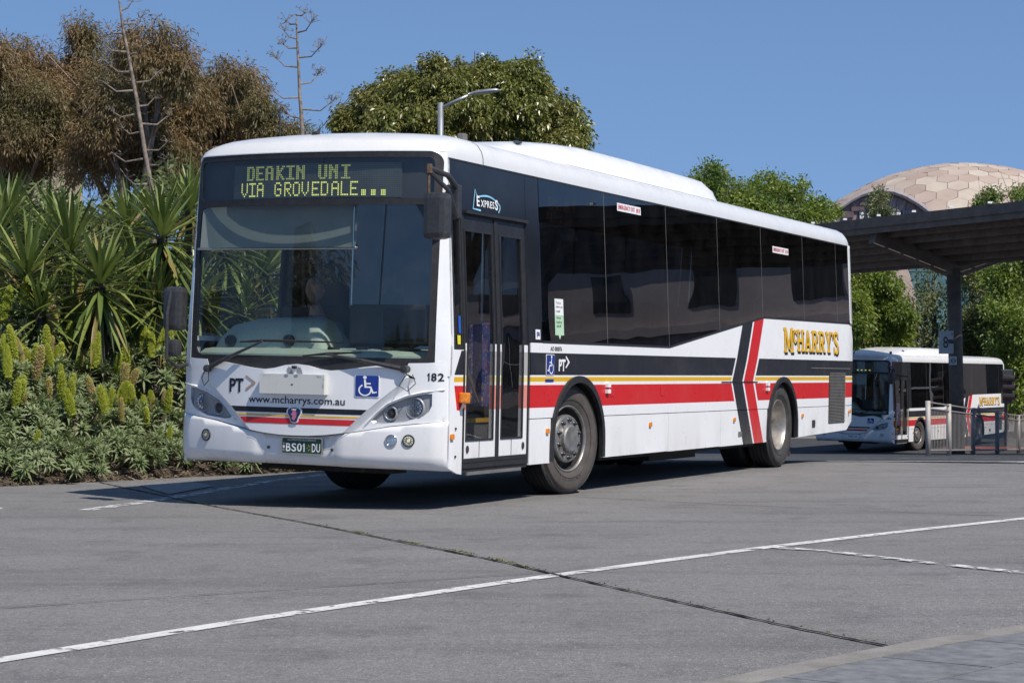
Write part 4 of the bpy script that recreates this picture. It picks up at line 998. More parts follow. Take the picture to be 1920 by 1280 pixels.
        if not rear:
            MB().lathe([(.300, -.118), (.293, -.126), (.285, -.118), (.280, -.10)], 48).build('rim', M['steel'], w, True)
            MB().lathe([(.281, -.101), (.268, -.04), (.255, -.01), (.20, -.0)], 48).build('shaded_rim_well', M['rubber'], w, True)  # black colour on the steel barrel stands in for shade inside the rim
            MB().lathe([(.212, -.02), (.216, -.10), (.208, -.116), (.198, -.120), (.155, -.122), (.128, -.124), (.122, -.150), (.108, -.160), (.09, -.158), (.0001, -.152)], 48).build('hub', M['steel'], w, False)
            for k in range(10):
                a = 2 * math.pi * k / 10 + .3; MB().lathe([(.024, -.108), (.024, -.122), (.017, -.124), (.016, -.145), (.010, -.152), (.0001, -.153)], 10, 'y', (.168 * math.cos(a), 0, .168 * math.sin(a))).build('wheel_nut', M['nut'], w, True)
            if near:
                for s_, rr_, a0, da in (('YOKOHAMA', .385, -100, 7.5),):
                    for k, ch in enumerate(s_):
                        Q, F = text2d(ch, None, .030, .02); a = R(a0 + 26 - k * da * -1) ; a = R(-118 + k * da)
                        ca, sa = math.cos(a), math.sin(a)
                        # baseline towards the rim's centre at the bottom of the wheel
                        V = [((rr_ - y_) * ca - (x_ - .012) * sa * 1.0, -.1475, (rr_ - y_) * sa + (x_ - .012) * ca) for x_, y_ in Q]
                        obj('tyre_lettering', V, F, M['tyre'], w)
        else:
            MB().lathe([(.300, -.118), (.293, -.127), (.285, -.118), (.272, -.08), (.255, -.02), (.245, .05), (.24, .10), (.12, .115), (.115, .02), (.095, .0), (.0001, .0)], 48).build('rim', M['steel_lt'], w, True)
            for k in range(10):
                a = 2 * math.pi * k / 10; MB().lathe([(.02, .112), (.018, .085), (.0001, .08)], 8, 'y', (.17 * math.cos(a), 0, .17 * math.sin(a))).build('wheel_nut', M['nut'], w, True)
        return w
    ST = R(-9)
    wheel(2.845, .21, ST, -1, False); wheel(2.845, BW - .21, ST, 1, False)
    wheel(9.03, .175, 0, -1, True); wheel(9.03, BW - .175, 0, 1, True); wheel(9.03, .52, 0, -1, True); wheel(9.03, BW - .52, 0, 1, True)
    return root
bus = make_bus(True)
bus.location = (-.5891, 15.7952, 0); bus.rotation_euler = (0, 0, math.pi / 2 - .4297)
tag(bus, 'large white single-deck bus with red and yellow bands, front wheels turned, nearest the camera', 'bus', 'buses of the same livery')

# the second bus, further off under the canopy's edge
bus2 = make_bus(False)
bus2.location = (11.43, 62.0, -1.2); bus2.rotation_euler = (0, 0, math.pi / 2 - .52)
tag(bus2, 'white bus with red band parked farther away behind the railing and canopy post', 'bus', 'buses of the same livery')

# ------------------------------------------------------------------ the driver
def make_driver():
    sk = [((1.42, 1.84, .98), .15), ((1.42, 1.84, 1.15), .14), ((1.38, 1.84, 1.40), .155), ((1.36, 1.84, 1.55), .10), ((1.35, 1.84, 1.62), .055),
          ((1.34, 1.84, 1.69), .062),                                               # neck into the head
          ((1.37, 1.64, 1.48), .065), ((1.30, 1.57, 1.25), .048), ((1.06, 1.66, 1.32), .036), ((.99, 1.68, 1.37), .026),   # arm
          ((1.37, 2.04, 1.48), .065), ((1.30, 2.11, 1.25), .048), ((1.06, 2.02, 1.32), .036), ((.99, 2.00, 1.37), .026),
          ((1.30, 1.74, .95), .10), ((.95, 1.70, .97), .075), ((.92, 1.70, .60), .055), ((.85, 1.70, .46), .045),
          ((1.30, 1.94, .95), .10), ((.95, 1.98, .97), .075), ((.92, 1.98, .60), .055), ((.85, 1.98, .46), .045)]
    E = [(0, 1), (1, 2), (2, 3), (3, 4), (4, 5), (2, 6), (6, 7), (7, 8), (8, 9), (2, 10), (10, 11), (11, 12), (12, 13), (0, 14), (14, 15), (15, 16), (16, 17), (0, 18), (18, 19), (19, 20), (20, 21)]
    b = len(sk)                                      # fingers, curled over the wheel's rim
    for hx, hy, sg in ((.99, 1.68, 1), (.99, 2.00, -1)):
        palm = 9 if sg == 1 else 13
        for k in range(4):
            i = len(sk); o = (k - 1.5) * .019
            sk += [((hx - .035, hy + o, 1.395), .0095), ((hx - .062, hy + o, 1.385), .0085), ((hx - .060, hy + o, 1.355), .008)]; E += [(palm, i), (i, i + 1), (i + 1, i + 2)]
        i = len(sk); sk += [((hx - .01, hy + sg * .035, 1.36), .011), ((hx - .035, hy + sg * .035, 1.345), .009)]; E += [(palm, i), (i, i + 1)]
    me = bpy.data.meshes.new('person'); me.from_pydata([p for p, r in sk], E, []); me.update()
    o = link(bpy.data.objects.new('person', me)); md = o.modifiers.new('skin', 'SKIN'); me.skin_vertices or None
    for i, (p, r) in enumerate(sk): me.skin_vertices[0].data[i].radius = (r, r)
    me.skin_vertices[0].data[0].use_root = True
    sb = o.modifiers.new('sub', 'SUBSURF'); sb.levels = 1; sb.render_levels = 2
    t = NT('driver_clothes'); sp = t.node('ShaderNodeSeparateXYZ'); t.l.new(t.coord(), sp.inputs[0]); z = sp.outputs[2]; x = sp.outputs[0]
    skin = t.math('MAXIMUM', t.math('GREATER_THAN', z, 1.585), t.math('MULTIPLY', t.math('LESS_THAN', x, 1.18), t.math('GREATER_THAN', z, 1.1)))
    t.set(t.mix(skin, t.mix(t.math('LESS_THAN', z, 1.02), (.10, .13, .17), (.02, .022, .03)), (.36, .22, .15)), .7); me.materials.append(t.m)
    # head with face
    bm = bmesh.new(); bmesh.ops.create_uvsphere(bm, u_segments=28, v_segments=20, radius=1)
    for v in bm.verts:
        x_, y_, z_ = v.co; w = 1 - .18 * max(0, -z_); f = max(0, -x_)
        nose = .17 * math.exp(-((z_ + .05) / .17) ** 2 - (y_ / .13) ** 2) * (f > .4); eye = -.07 * (math.exp(-((z_ - .1) / .09) ** 2 - ((abs(y_) - .34) / .14) ** 2)) * (f > .4)
        mouth = -.035 * math.exp(-((z_ + .48) / .05) ** 2 - (y_ / .25) ** 2) * (f > .3); chin = .07 * math.exp(-((z_ + .8) / .16) ** 2 - (y_ / .25) ** 2)
        v.co = ((x_ - nose - eye - mouth - chin * (f > .1)) * .098, y_ * .076 * w, z_ * .118)
    hme = bpy.data.meshes.new('head'); bm.to_mesh(hme); bm.free(); hme.shade_smooth(); hme.materials.append(plain('skin', (.36, .22, .15), .55, var=.08))
    h = link(bpy.data.objects.new('head', hme), o); h.location = (1.325, 1.84, 1.80)
    for sg in (-1, 1): MB().lathe([(.018, .012), (.03, .006), (.03, -.006), (.012, -.01), (.0001, -.004)], 12, 'y', (1.335, 1.84 + sg * .078, 1.795)).build('ear', hme.materials[0], o, True)
    bm = bmesh.new(); bmesh.ops.create_uvsphere(bm, u_segments=24, v_segments=16, radius=1)
    bmesh.ops.delete(bm, geom=[v for v in bm.verts if v.co.z < .25 - .55 * max(0, v.co.x) and True], context='VERTS')
    for v in bm.verts: v.co = (v.co.x * .103 + .008, v.co.y * .081, v.co.z * .124)
    ha = bpy.data.meshes.new('hair'); bm.to_mesh(ha); bm.free(); ha.shade_smooth(); ha.materials.append(plain('grey_hair', (.16, .15, .14), .7, var=.4, scale=40))
    h2 = link(bpy.data.objects.new('hair', ha), o); h2.location = (1.325, 1.84, 1.80)
    return tag(o, 'bus driver in blue shirt seated at the wheel behind the windscreen', 'person')
drv = make_driver(); drv.matrix_world = bus.matrix_basis.copy()
drv.location = bus.location; drv.rotation_euler = bus.rotation_euler

# ------------------------------------------------------------------ foliage helpers
def ortho(D):
    """two unit vectors at right angles to every row of D"""
    A = np.where(np.abs(D[:, 2:3]) < .9, np.array([[0, 0, 1.]]), np.array([[1., 0, 0]])); X = np.cross(D, A); X /= np.linalg.norm(X, axis=1, keepdims=True) + 1e-9
    return X, np.cross(D, X)
def leaves(C, D, L, W, bend=.25, taper=.5, rng=RNG):
    """leaf strips: base points C, directions D, lengths L, widths W"""
    n = len(C); D = D / (np.linalg.norm(D, axis=1, keepdims=True) + 1e-9); X, Y = ortho(D); a = rng.uniform(0, 6.28, n)[:, None]
    S = X * np.cos(a) + Y * np.sin(a); N = np.cross(D, S); L = np.asarray(L)[:, None] * np.ones((n, 1)); W = np.asarray(W)[:, None] * np.ones((n, 1))
    g = np.array([[0, 0, -1.]])
    p0 = C; p1 = C + D * L * .5; p2 = C + D * L + g * L * bend
    return np.stack([p0, p1 - S * W * .5 + N * W * .12, p2, p1 + S * W * .5 + N * W * .12], axis=1)
def crown(blobs, clumps, per, cr, L, W, droop, out=.5, bend=.25, seed=1, flat=1.0, inner=.25):
    """leaf positions for a crown made of ellipsoid lobes; every lobe is a shell of small clumps"""
    r = np.random.default_rng(seed); parts = []
    for (c, rad) in blobs:
        c = np.array(c); rad = np.array(rad); k = max(4, int(clumps * (rad[0] * rad[2]) ** 1.0))
        d = r.normal(size=(k, 3)); d /= np.linalg.norm(d, axis=1, keepdims=True)
        sh = r.uniform(.55, 1.08, k)[:, None]; sh[r.random(k) < inner] *= .6; sh[r.random(k) < .10] *= 1.2
        cc = c + d * rad * sh
        n = (per * r.uniform(.5, 1.4, k)).astype(int); idx = np.repeat(np.arange(k), n); N = len(idx)
        q = r.normal(size=(N, 3)); q /= np.linalg.norm(q, axis=1, keepdims=True); q *= (r.random(N) ** .45)[:, None]
        s = (cr * r.uniform(.6, 1.35, k))[idx][:, None]
        C = cc[idx] + q * s * np.array([1, 1, flat])
        D = q * out + d[idx] * out * .5 + r.normal(size=(N, 3)) * .35 + np.array([0, 0, -droop])
        parts.append(leaves(C, D, L * r.uniform(.6, 1.3, N), W * r.uniform(.7, 1.25, N), bend, rng=r))
    return np.concatenate(parts)
def limbs(mb, base, tips, r0, seed=0, wig=.25):
    rr = random.Random(seed); base = Vector(base)
    top = sum((Vector(t) for t in tips), Vector()) / len(tips)
    fork = base.lerp(Vector((top.x, top.y, top.z)), .45); fork.x += rr.uniform(-wig, wig); fork.y += rr.uniform(-wig, wig)
    mb.tube([base, base.lerp(fork, .5) + Vector((rr.uniform(-wig, wig) * .6, 0, 0)), fork], [r0, r0 * .8, r0 * .62], 10)
    for t in tips:
        t = Vector(t); m = fork.lerp(t, .5) + Vector((rr.uniform(-wig, wig), rr.uniform(-wig, wig), rr.uniform(0, wig)))
        mb.tube([fork, m, t], [r0 * .5, r0 * .3, r0 * .08], 7)
        for k in range(3):
            e = t + Vector((rr.uniform(-1, 1), rr.uniform(-1, 1), rr.uniform(-.4, .9))) * 1.0; mb.tube([m.lerp(t, .3 + .2 * k), e], [r0 * .14, r0 * .03], 5)
def tree(name, blobs, base, mats, prm, label, group=None, r0=.22, seed=1, cat='tree'):
    t = empty(name, base, 0, label, cat, group); b = Vector(base)
    loc = [((Vector(c) - b)[:], rad) for c, rad in blobs]
    me = quads_mesh('crown', crown(loc, seed=seed, **prm).reshape(-1, 3), 4, mats[0])
    link(bpy.data.objects.new('crown', me), t)
    mb = MB(); limbs(mb, (0, 0, 0), [(c[0], c[1], c[2]) for c, r in sorted(loc, key=lambda q: -q[1][0])[:12]], r0, seed)
    mb.build('trunk', mats[1], t, True)
    return t
def copy_tree(o, loc, rz, sc=1.0, label=None, parent=None):
    c = o.copy(); COL.objects.link(c)
    if parent is None: c.location = loc; c.rotation_euler = (0, 0, rz); c.scale = (sc, sc, sc)
    else: c.parent = parent
    if label: c['label'] = label
    for ch in o.children: copy_tree(ch, None, 0, 1, None, c)
    return c
def pxblobs(lst, Y, dy=1.2, seed=0, frac=0, core=.8):
    rr = random.Random(seed); out = []
    for cx, cy, rx, ry in lst:
        y = Y + rr.uniform(-dy, dy); p = at(cx, cy, y); k = y / FPX; 
        if not frac: out.append((p[:], (rx * k, (rx + ry) * .5 * k * 1.1, ry * k))); continue
        out.append((p[:], (rx * k * core, (rx + ry) * .5 * k * 1.1 * core, ry * k * core)))
        for j in range(frac):       # smaller lobes breaking up the outline
            d = Vector((rr.gauss(0, 1), rr.gauss(0, 1), rr.gauss(.15, 1))).normalized(); f = rr.uniform(.28, .5); e = rr.uniform(.75, 1.05)
            q = p + Vector((d.x * rx * k * e, d.y * (rx + ry) * .5 * k * e, d.z * ry * k * e)); m = (rx + ry) * .5 * k * f; out.append((q[:], (m * rr.uniform(.8, 1.3), m, m * rr.uniform(.8, 1.2))))
    return out
M['euc_leaf'] = leafmat('eucalypt_leaves', (.19, .122, .06), (.30, .20, .10), (.145, .13, .058), .5, .3, .5)
M['bark'] = plain('grey_brown_bark', (.20, .155, .12), .9, var=.4, scale=6, bump=.6)
M['bark_dark'] = plain('dark_bark', (.07, .055, .045), .9, var=.4, scale=6, bump=.6)
M['fig_leaf'] = leafmat('broad_glossy_leaves', (.11, .135, .03), (.235, .245, .06), (.17, .165, .045), .34, .2, .45, .5)
M['green_leaf'] = leafmat('fresh_green_leaves', (.13, .19, .03), (.25, .31, .06), (.095, .15, .035), .45, .3, .5)
M['lime_leaf'] = leafmat('light_green_leaves', (.17, .235, .035), (.29, .345, .065), (.12, .18, .04), .45, .38, .5)
M['olive_leaf'] = leafmat('grey_green_leaves', (.115, .14, .05), (.20, .215, .09), (.085, .11, .045), .5, .25, .5)

# ------------------------------------------------------------------ planted bed on the left
BO = Vector((-4.91, 19.67)); BE = Vector((.62, .784)).normalized(); BN = Vector((-BE.y, BE.x))
def bedz(t, s=0): return .02 + .10 * smooth(0, .35, t) + .55 * smooth(.3, 3.5, t) + .045 * max(0, t - 1) + .03 * math.sin(3.1 * s + 2 * t) * smooth(0, .6, t)
def bed(s, t, dz=0): p = BO + BE * s + BN * t; return Vector((p.x, p.y, bedz(t, s) + dz))
ss = [-16, -10] + [-6 + .35 * k for k in range(44)]; ts = [0, .06, .15, .3, .5, .8, 1.2, 1.7, 2.4, 3.2, 4.5, 6.5, 10, 16, 26]
V = [bed(s, t, -.03 if t == 0 else random.uniform(-.012, .012)) for s in ss for t in ts]; n = len(ts)
F = [(i * n + j, i * n + j + 1, (i + 1) * n + j + 1, (i + 1) * n + j) for i in range(len(ss) - 1) for j in range(n - 1)]
tag(fix_normals(obj('garden_bed', V, F, M['mulch'], smooth=True), (0, 0, 1)), kind='structure')
LV = []
for k in range(5200):
    s = random.uniform(-3.5, 7.5); t = abs(random.gauss(0, .45)) - .05; p = bed(s, max(t, -.05)) if t > 0 else Vector((*(BO + BE * s + BN * t), .003))
    a = random.uniform(0, 3.14); l = random.uniform(.012, .05); w = random.uniform(.004, .016); h = random.uniform(.0, .03)
    d = Vector((math.cos(a), math.sin(a), random.uniform(-.4, .5))) * l; e = Vector((-math.sin(a), math.cos(a), random.uniform(-.3, .3))) * w
    q = p + Vector((0, 0, h)); LV += [q - d, q - e, q + d, q + e]
lm = leafmat('leaf_litter', (.16, .115, .075), (.30, .235, .17), (.09, .065, .045), .9, .05)
tag(link(bpy.data.objects.new('leaf_litter', quads_mesh('leaf_litter', [v[:] for v in LV], 4, lm))), 'dry leaf litter and bark chips along the bed edge', 'litter', kind='stuff')

# echium bushes: grey-green rosettes, upright flower spikes
M['ech_leaf'] = leafmat('echium_leaves', (.165, .215, .095), (.30, .35, .19), (.14, .19, .075), .6, .2, 1.2)
M['spike_green'] = leafmat('spike_yellow_green', (.24, .29, .03), (.42, .45, .06), None, .7, .2)
M['spike_brown'] = leafmat('spike_faded_brown', (.22, .15, .10), (.34, .24, .17), None, .8, .1)
M['spike_mixed'] = leafmat('spike_half_faded', (.28, .29, .04), (.42, .34, .12), (.36, .25, .16), .8, .1, 14)
M['stem'] = plain('woody_stems', (.13, .105, .08), .9, var=.4, scale=20)
def rosette(c, up, n, L, W, r):
    up = np.array(up, float); up /= np.linalg.norm(up); X, Y = ortho(up[None]); X = X[0]; Y = Y[0]
    k = np.arange(n); a = k * 2.399 + r.uniform(0, 6); el = np.linspace(1.25, -.15, n) + r.normal(0, .1, n)
    D = (np.cos(a)[:, None] * X + np.sin(a)[:, None] * Y) * np.cos(el)[:, None] + up * np.sin(el)[:, None]
    l = L * (0.55 + .5 * np.linspace(0, 1, n)) * r.uniform(.85, 1.15, n); S = np.cross(D, up); S /= np.linalg.norm(S, axis=1, keepdims=True) + 1e-9; N = np.cross(S, D)
    C = np.array(c) + up * np.linspace(.05, -.04, n)[:, None] * L * 2
    w = W * np.ones(n)[:, None]; l = l[:, None]; g = np.array([[0, 0, -1.]])
    p1 = C + D * l * .5; p2 = C + D * l + g * l * .12
    return np.stack([C - S * w * .25, C + S * w * .25, p1 - S * w * .5 + N * w * .12, p1 + S * w * .5 + N * w * .12, p2 - S * w * .05, p2 + S * w * .05], axis=1)
def bush_mesh(seed, rad, h, nros):
    r = np.random.default_rng(seed); parts = []
    for k in range(nros):
        z = r.uniform(0.0, 1) ** .8; a = r.uniform(0, 6.283); rr = math.sqrt(max(0, 1 - z * z)) * r.uniform(.8, 1.1)
        c = (rad * rr * math.cos(a), rad * rr * math.sin(a), h * (.08 + .9 * z) * r.uniform(.85, 1.05)); up = (rr * math.cos(a) * .9, rr * math.sin(a) * .9, .45 + z)
        parts.append(rosette(c, up, 24, r.uniform(.12, .19), .024, r))
    return strips_mesh('foliage', np.concatenate(parts), M['ech_leaf'], True)
def spike_mesh(seed, mat):
    r = np.random.default_rng(seed); V = []
    H = .36
    for i in range(26):
        z = i / 25; rad = .042 * (math.sin(min(1, (z * .93 + .07)) * math.pi) ** .45 * (1 - .25 * z) + .02)
        n = 13
        for k in range(n):
            a = 2 * math.pi * (k + .5 * (i % 2)) / n + r.uniform(-.1, .1); q = np.array([math.cos(a), math.sin(a), 0]); tg = np.array([-math.sin(a), math.cos(a), 0]); c = q * rad * r.uniform(.85, 1.1) + np.array([0, 0, z * H])
            s = .012 * r.uniform(.8, 1.3); up = np.array([0, 0, 1.]); tip = c + q * s * 1.2 + up * s * .5
            for A, B in ((tg, up), (up, -tg), (-tg, -up), (-up, tg)): V += [c + A * s, c + B * s, tip]
    core = []
    for k in range(8):
        a = 6.283 * k / 8; b = 6.283 * (k + 1) / 8; core += [(.035 * math.cos(a), .035 * math.sin(a), 0), (.035 * math.cos(b), .035 * math.sin(b), 0), (0, 0, H)]
    return quads_mesh('flower_spike', np.array(V + [np.array(c) for c in core]), 3, mat)
SPK = [spike_mesh(i, m) for i, m in enumerate((M['spike_green'], M['spike_green'], M['spike_brown'], M['spike_mixed']))]
BM = [[bush_mesh(10 * j + i, .55, h, nr) for i in range(3)] for j, (h, nr) in enumerate(((.46, 46), (.72, 60), (1.0, 72)))]
ordn = {}
rr = random.Random(5)
for row, (t, sp, hz) in enumerate(((.34, .52, 0), (.95, .66, 1), (1.7, .74, 2), (2.55, .85, 2))):
    s = -3.6 + row * .2
    while s < (7.5 if row < 2 else 4.5):
        p = bed(s + rr.uniform(-.12, .12), t + rr.uniform(-.12, .12), -.05 + (.18 if row == 3 else 0)); lo = row == 0
        b = empty('echium_bush', p, rr.uniform(0, 6.28), 'low grey-green rosette bush at the edge of the garden bed' if lo else 'grey-green echium bush with upright flower spikes in the garden bed', 'bush', 'low bushes along the bed edge' if lo else 'flowering echium bushes in the bed')
        sc = rr.uniform(.85, 1.15) * (.8 if lo else 1); b.scale = (sc, sc, sc)
        link(bpy.data.objects.new('foliage', rr.choice(BM[hz])), b)
        h = (.46, .72, 1.0)[hz]; nsp = (1, 8, 11, 9)[row]
        nsp = nsp if not lo or rr.random() < .55 else 0; ordn[row] = ordn.get(row, 0) + 1
        mb = MB()
        for k in range(7):
            a = rr.uniform(0, 6.28); mb.tube([(0, 0, -.05), (.2 * math.cos(a), .2 * math.sin(a), h * .5), (.38 * math.cos(a), .38 * math.sin(a), h * .85)], [.014, .010, .005], 5)
        mb.build('stem', M['stem'], b)
        if p.x > -2.2 and row > 0 and p.y > 23: nsp = min(nsp, 2)
        k_ = ordn[row]; nth = str(k_) + ('th' if 10 < k_ < 20 else {1: 'st', 2: 'nd', 3: 'rd'}.get(k_ % 10, 'th'))
        b['label'] = ('grey-green rosette bush at the road edge, %s from the left' % nth) if lo else ('grey-green echium bush with flower spikes, %s from the left in the %s row back' % (nth, ('first', 'second', 'third', 'fourth')[row]))
        for k in range(nsp):
            a = rr.uniform(0, 6.28); q = rr.uniform(.0, .5); left = s < .2
            m = SPK[rr.choice((0, 1, 2, 3, 2, 3) if left else (0, 1, 0, 1, 3))]
            f = link(bpy.data.objects.new('flower_spike', m), b); f.location = (q * math.cos(a), q * math.sin(a), h * (.98 - q * q * 1.3) - .04); k_ = rr.uniform(.75, 1.25) if row > 1 else rr.uniform(.7, 1.15); f.scale = (k_, k_, k_ * rr.uniform(.6, 1.05))
            f.rotation_euler = (rr.gauss(0, .2), rr.gauss(0, .2), rr.uniform(0, 6))
        s += sp * rr.uniform(.85, 1.15)
# white daisies and dead twigs among the bushes
dv = []
for k in range(26):
    s = rr.choice([-1.0, -.75, -.3, .05]) + rr.gauss(0, .09); t = rr.uniform(.25, .5); p = bed(s, t, rr.uniform(.36, .55))
    for j in range(6):
        a = j * 1.047; d = Vector((math.cos(a), -.25, math.sin(a))) * .02; e = Vector((-math.sin(a), 0, math.cos(a))) * .007; dv += [p, p + d * .6 + e, p + d, p + d * .6 - e]
tag(link(bpy.data.objects.new('daisies', quads_mesh('daisies', [v[:] for v in dv], 4, plain('daisy_white', (.75, .75, .72), .6)))), 'small white flowers low in the bed at the far left', 'flowers', kind='stuff')

# yuccas: every sword leaf a part
M['yucca'] = leafmat('yucca_leaf', (.075, .115, .028), (.15, .19, .05), None, .38, .22, spec=.5)
def yucca_leaf_mat(i, c1, c2):
    t = NT('yucca_leaf_%s' % 'abc'[i]); oi = t.node('ShaderNodeObjectInfo'); col = t.mix(oi.outputs['Random'], c1, c2)
    t.set(col, .36, spec=.5); tr = t.node('ShaderNodeBsdfTranslucent'); t.l.new(col, tr.inputs[0]); mx = t.node('ShaderNodeMixShader'); mx.inputs[0].default_value = .22
    t.l.new(t.b.outputs[0], mx.inputs[1]); t.l.new(tr.outputs[0], mx.inputs[2]); t.l.new(mx.outputs[0], t.out.inputs[0]); return t.m
YM = [yucca_leaf_mat(0, (.115, .165, .038), (.245, .29, .08)), yucca_leaf_mat(1, (.06, .095, .025), (.13, .175, .04)), yucca_leaf_mat(2, (.22, .17, .05), (.30, .24, .10))]
def yleaf(bend, mat):
    V = []; F = []
    prof = [(0, .022), (.12, .030), (.35, .038), (.6, .034), (.82, .02), (1, .001)]
    for t, w in prof:
        y = -bend * t * t; z = math.sqrt(max(.05, 1 - bend * bend * .5 * t)) * t
        V += [(-w, y + .012 * (w / .038), z), (0, y, z), (w, y + .012 * (w / .038), z)]
    for i in range(len(prof) - 1):
        for j in (0, 1): F.append((3 * i + j, 3 * i + j + 1, 3 * i + j + 4, 3 * i + j + 3))
    me = mesh('leaf', V, F, True); me.materials.append(mat); return me
YL = [[yleaf(b, m) for b in (.02, .10, .25, .5)] for m in YM]
def yucca(c, size, n, lab, seed, droop=.5, up=0.0):
    r = random.Random(seed); c = Vector(c); g = bed(0, 0); base = Vector((c.x + r.uniform(-.1, .1), c.y + .15, .55))
    y = empty('yucca', base, r.uniform(-.3, .3), lab, 'yucca', 'yuccas behind the echium bushes'); off = c - base
    mb = MB(); mb.tube([(0, 0, -.3), off * .5 + Vector((.04, 0, 0)), off + Vector((0, 0, .02))], [.085, .07, .06], 9); mb.build('trunk', M['bark_dark'], y, True)
    for k in range(n):
        f = k / (n - 1); el = R(84) - (R(84) + droop * 1.15) * f ** .85 + r.gauss(0, .16) + up * (1 - f); az = k * 2.39996 + r.gauss(0, .15)
        d = Vector((math.cos(az) * math.cos(el), math.sin(az) * math.cos(el), math.sin(el)))
        dead = (f > .86 and r.random() < .55) or r.random() < .02
        me = YL[2 if dead else (0 if r.random() < .72 else 1)][r.choice((0, 0, 0, 1, 1, 2, 2, 3))]
        o = link(bpy.data.objects.new('leaf', me), y)
        zz = d; yy = Vector((0, 0, 1)) - zz * zz.z; yy = yy.normalized() if yy.length > 1e-3 else Vector((0, 1, 0)); xx = yy.cross(zz)
        l = size * (.62 + .5 * math.sin(min(1, f * 1.25 + .15) * math.pi * .62)) * r.uniform(.7, 1.15); wd = size * r.uniform(.7, 1.05) * .95
        mt = Matrix(((xx.x, yy.x, zz.x), (xx.y, yy.y, zz.y), (xx.z, yy.z, zz.z))).to_4x4() @ Matrix.Diagonal((wd, wd, l, 1))
        o.matrix_local = Matrix.Translation(off + Vector((0, 0, .05 - .22 * f * size)) + d * .03) @ mt
YU = [((307, 445), 24.2, .80, 100, .9, 'spiky green yucca crown beside the bus mirror, tallest on the right'), ((195, 535), 23.2, .78, 105, 1.1, 'spiky green yucca with drooping lower leaves in the middle of the bank'),
      ((137, 470), 24.6, .80, 80, .45, 'upright yucca with pale vertical blades, second from the left'), ((50, 520), 23.4, .82, 95, .8, 'broad yucca with flat spreading leaves at the left edge'),
      ((-15, 465), 24.6, .78, 80, .6, 'yucca cut off by the left edge of the picture'), ((352, 395), 25.6, .70, 70, .4, 'yucca half hidden behind the left pillar of the bus'),
      ((255, 520), 25.4, .75, 75, .8, 'shaded yucca behind the drooping one'), ((80, 590), 22.9, .62, 70, .9, 'dark low yucca just above the echium bushes'),
      ((15, 420), 26.4, .8, 70, .6, 'yucca crown behind the one at the left edge'), ((95, 440), 26.6, .8, 70, .6, 'yucca crown showing between the two leftmost ones'), ((235, 430), 26.8, .8, 75, .6, 'yucca crown rising behind the drooping one'),
      ((150, 600), 24.6, .75, 70, .9, 'shaded yucca low behind the flower spikes'), ((375, 560), 25.2, .75, 80, .8, 'yucca seen through the driver window'), ((455, 585), 25.8, .75, 80, .9, 'low yucca seen through the windscreen'), ((30, 610), 24.8, .7, 65, .9, 'shaded low yucca at the far left'), ((245, 620), 25.4, .7, 70, .9, 'shaded low yucca near the bus mirror'),
      ((300, 565), 24.0, .70, 80, 1.2, 'low yucca with yellowed hanging leaves near the bus mirror'), ((420, 470), 26.0, .75, 80, .7, 'yucca behind the bus windscreen'), ((500, 510), 26.6, .75, 80, .8, 'yucca farther along the bank behind the bus')]
for i, (px, Y, size, n, dr, lab) in enumerate(YU): yucca(at(px[0], px[1], Y), size * 1.05, int(n * 1.2), lab, 30 + i, dr)

# ------------------------------------------------------------------ trees at the back left
EP = dict(clumps=100, per=110, cr=.30, L=.125, W=.026, droop=.55, out=.5, bend=.15, flat=1.15)
E1 = pxblobs([(-20, 130, 70, 60), (30, 150, 70, 70), (75, 210, 60, 60), (10, 250, 80, 70), (70, 290, 60, 50), (-30, 330, 60, 60), (105, 215, 50, 60), (110, 160, 26, 40)], 47, 1.5, 1, 7, .86)
E2 = pxblobs([(148, 88, 34, 38), (150, 140, 40, 45), (262, 100, 60, 45), (310, 130, 45, 60), (235, 160, 80, 60), (200, 225, 80, 60), (300, 220, 65, 60), (140, 240, 50, 55), (250, 290, 80, 50), (170, 310, 55, 45), (330, 300, 50, 45)], 46, 1.8, 2, 7, .86)
E3 = pxblobs([(425, 165, 48, 36), (465, 185, 40, 42), (400, 215, 60, 50), (480, 230, 36, 45), (440, 260, 70, 45), (365, 280, 45, 45), (365, 215, 40, 50), (345, 180, 26, 40), (500, 275, 28, 28), (540, 262, 22, 14), (400, 320, 50, 30)], 48, 1.5, 3, 7, .86)
gl = lambda px, Y: Vector((at(px, 700, Y).x, Y, .4))
tree('eucalyptus_tree', E1, gl(0, 47), (M['euc_leaf'], M['bark']), EP, 'brown-green eucalyptus at the left edge of the picture', 'eucalyptus trees on the bank', .22, 1)
tree('eucalyptus_tree', E2, gl(240, 46), (M['euc_leaf'], M['bark']), EP, 'tallest brown-green eucalyptus behind the bare flower stalk', 'eucalyptus trees on the bank', .26, 2)
tree('eucalyptus_tree', E3, gl(430, 48), (M['euc_leaf'], M['bark']), EP, 'brown-green eucalyptus just left of the bus roof', 'eucalyptus trees on the bank', .2, 3)
UND = pxblobs([(40, 410, 60, 40), (130, 400, 60, 45), (230, 390, 60, 45), (320, 380, 50, 50), (-20, 430, 50, 50), (20, 500, 70, 60), (120, 500, 70, 60), (220, 500, 70, 60), (310, 500, 70, 60), (400, 480, 70, 70), (490, 480, 70, 70), (580, 500, 60, 60), (60, 600, 80, 60), (180, 600, 80, 60), (300, 600, 80, 60), (400, 600, 80, 60), (500, 600, 80, 60), (20, 685, 80, 45), (120, 685, 80, 45), (220, 685, 80, 45), (310, 685, 80, 45), (400, 685, 80, 45), (500, 690, 80, 45), (590, 640, 60, 60)], 36, 1.0, 4)
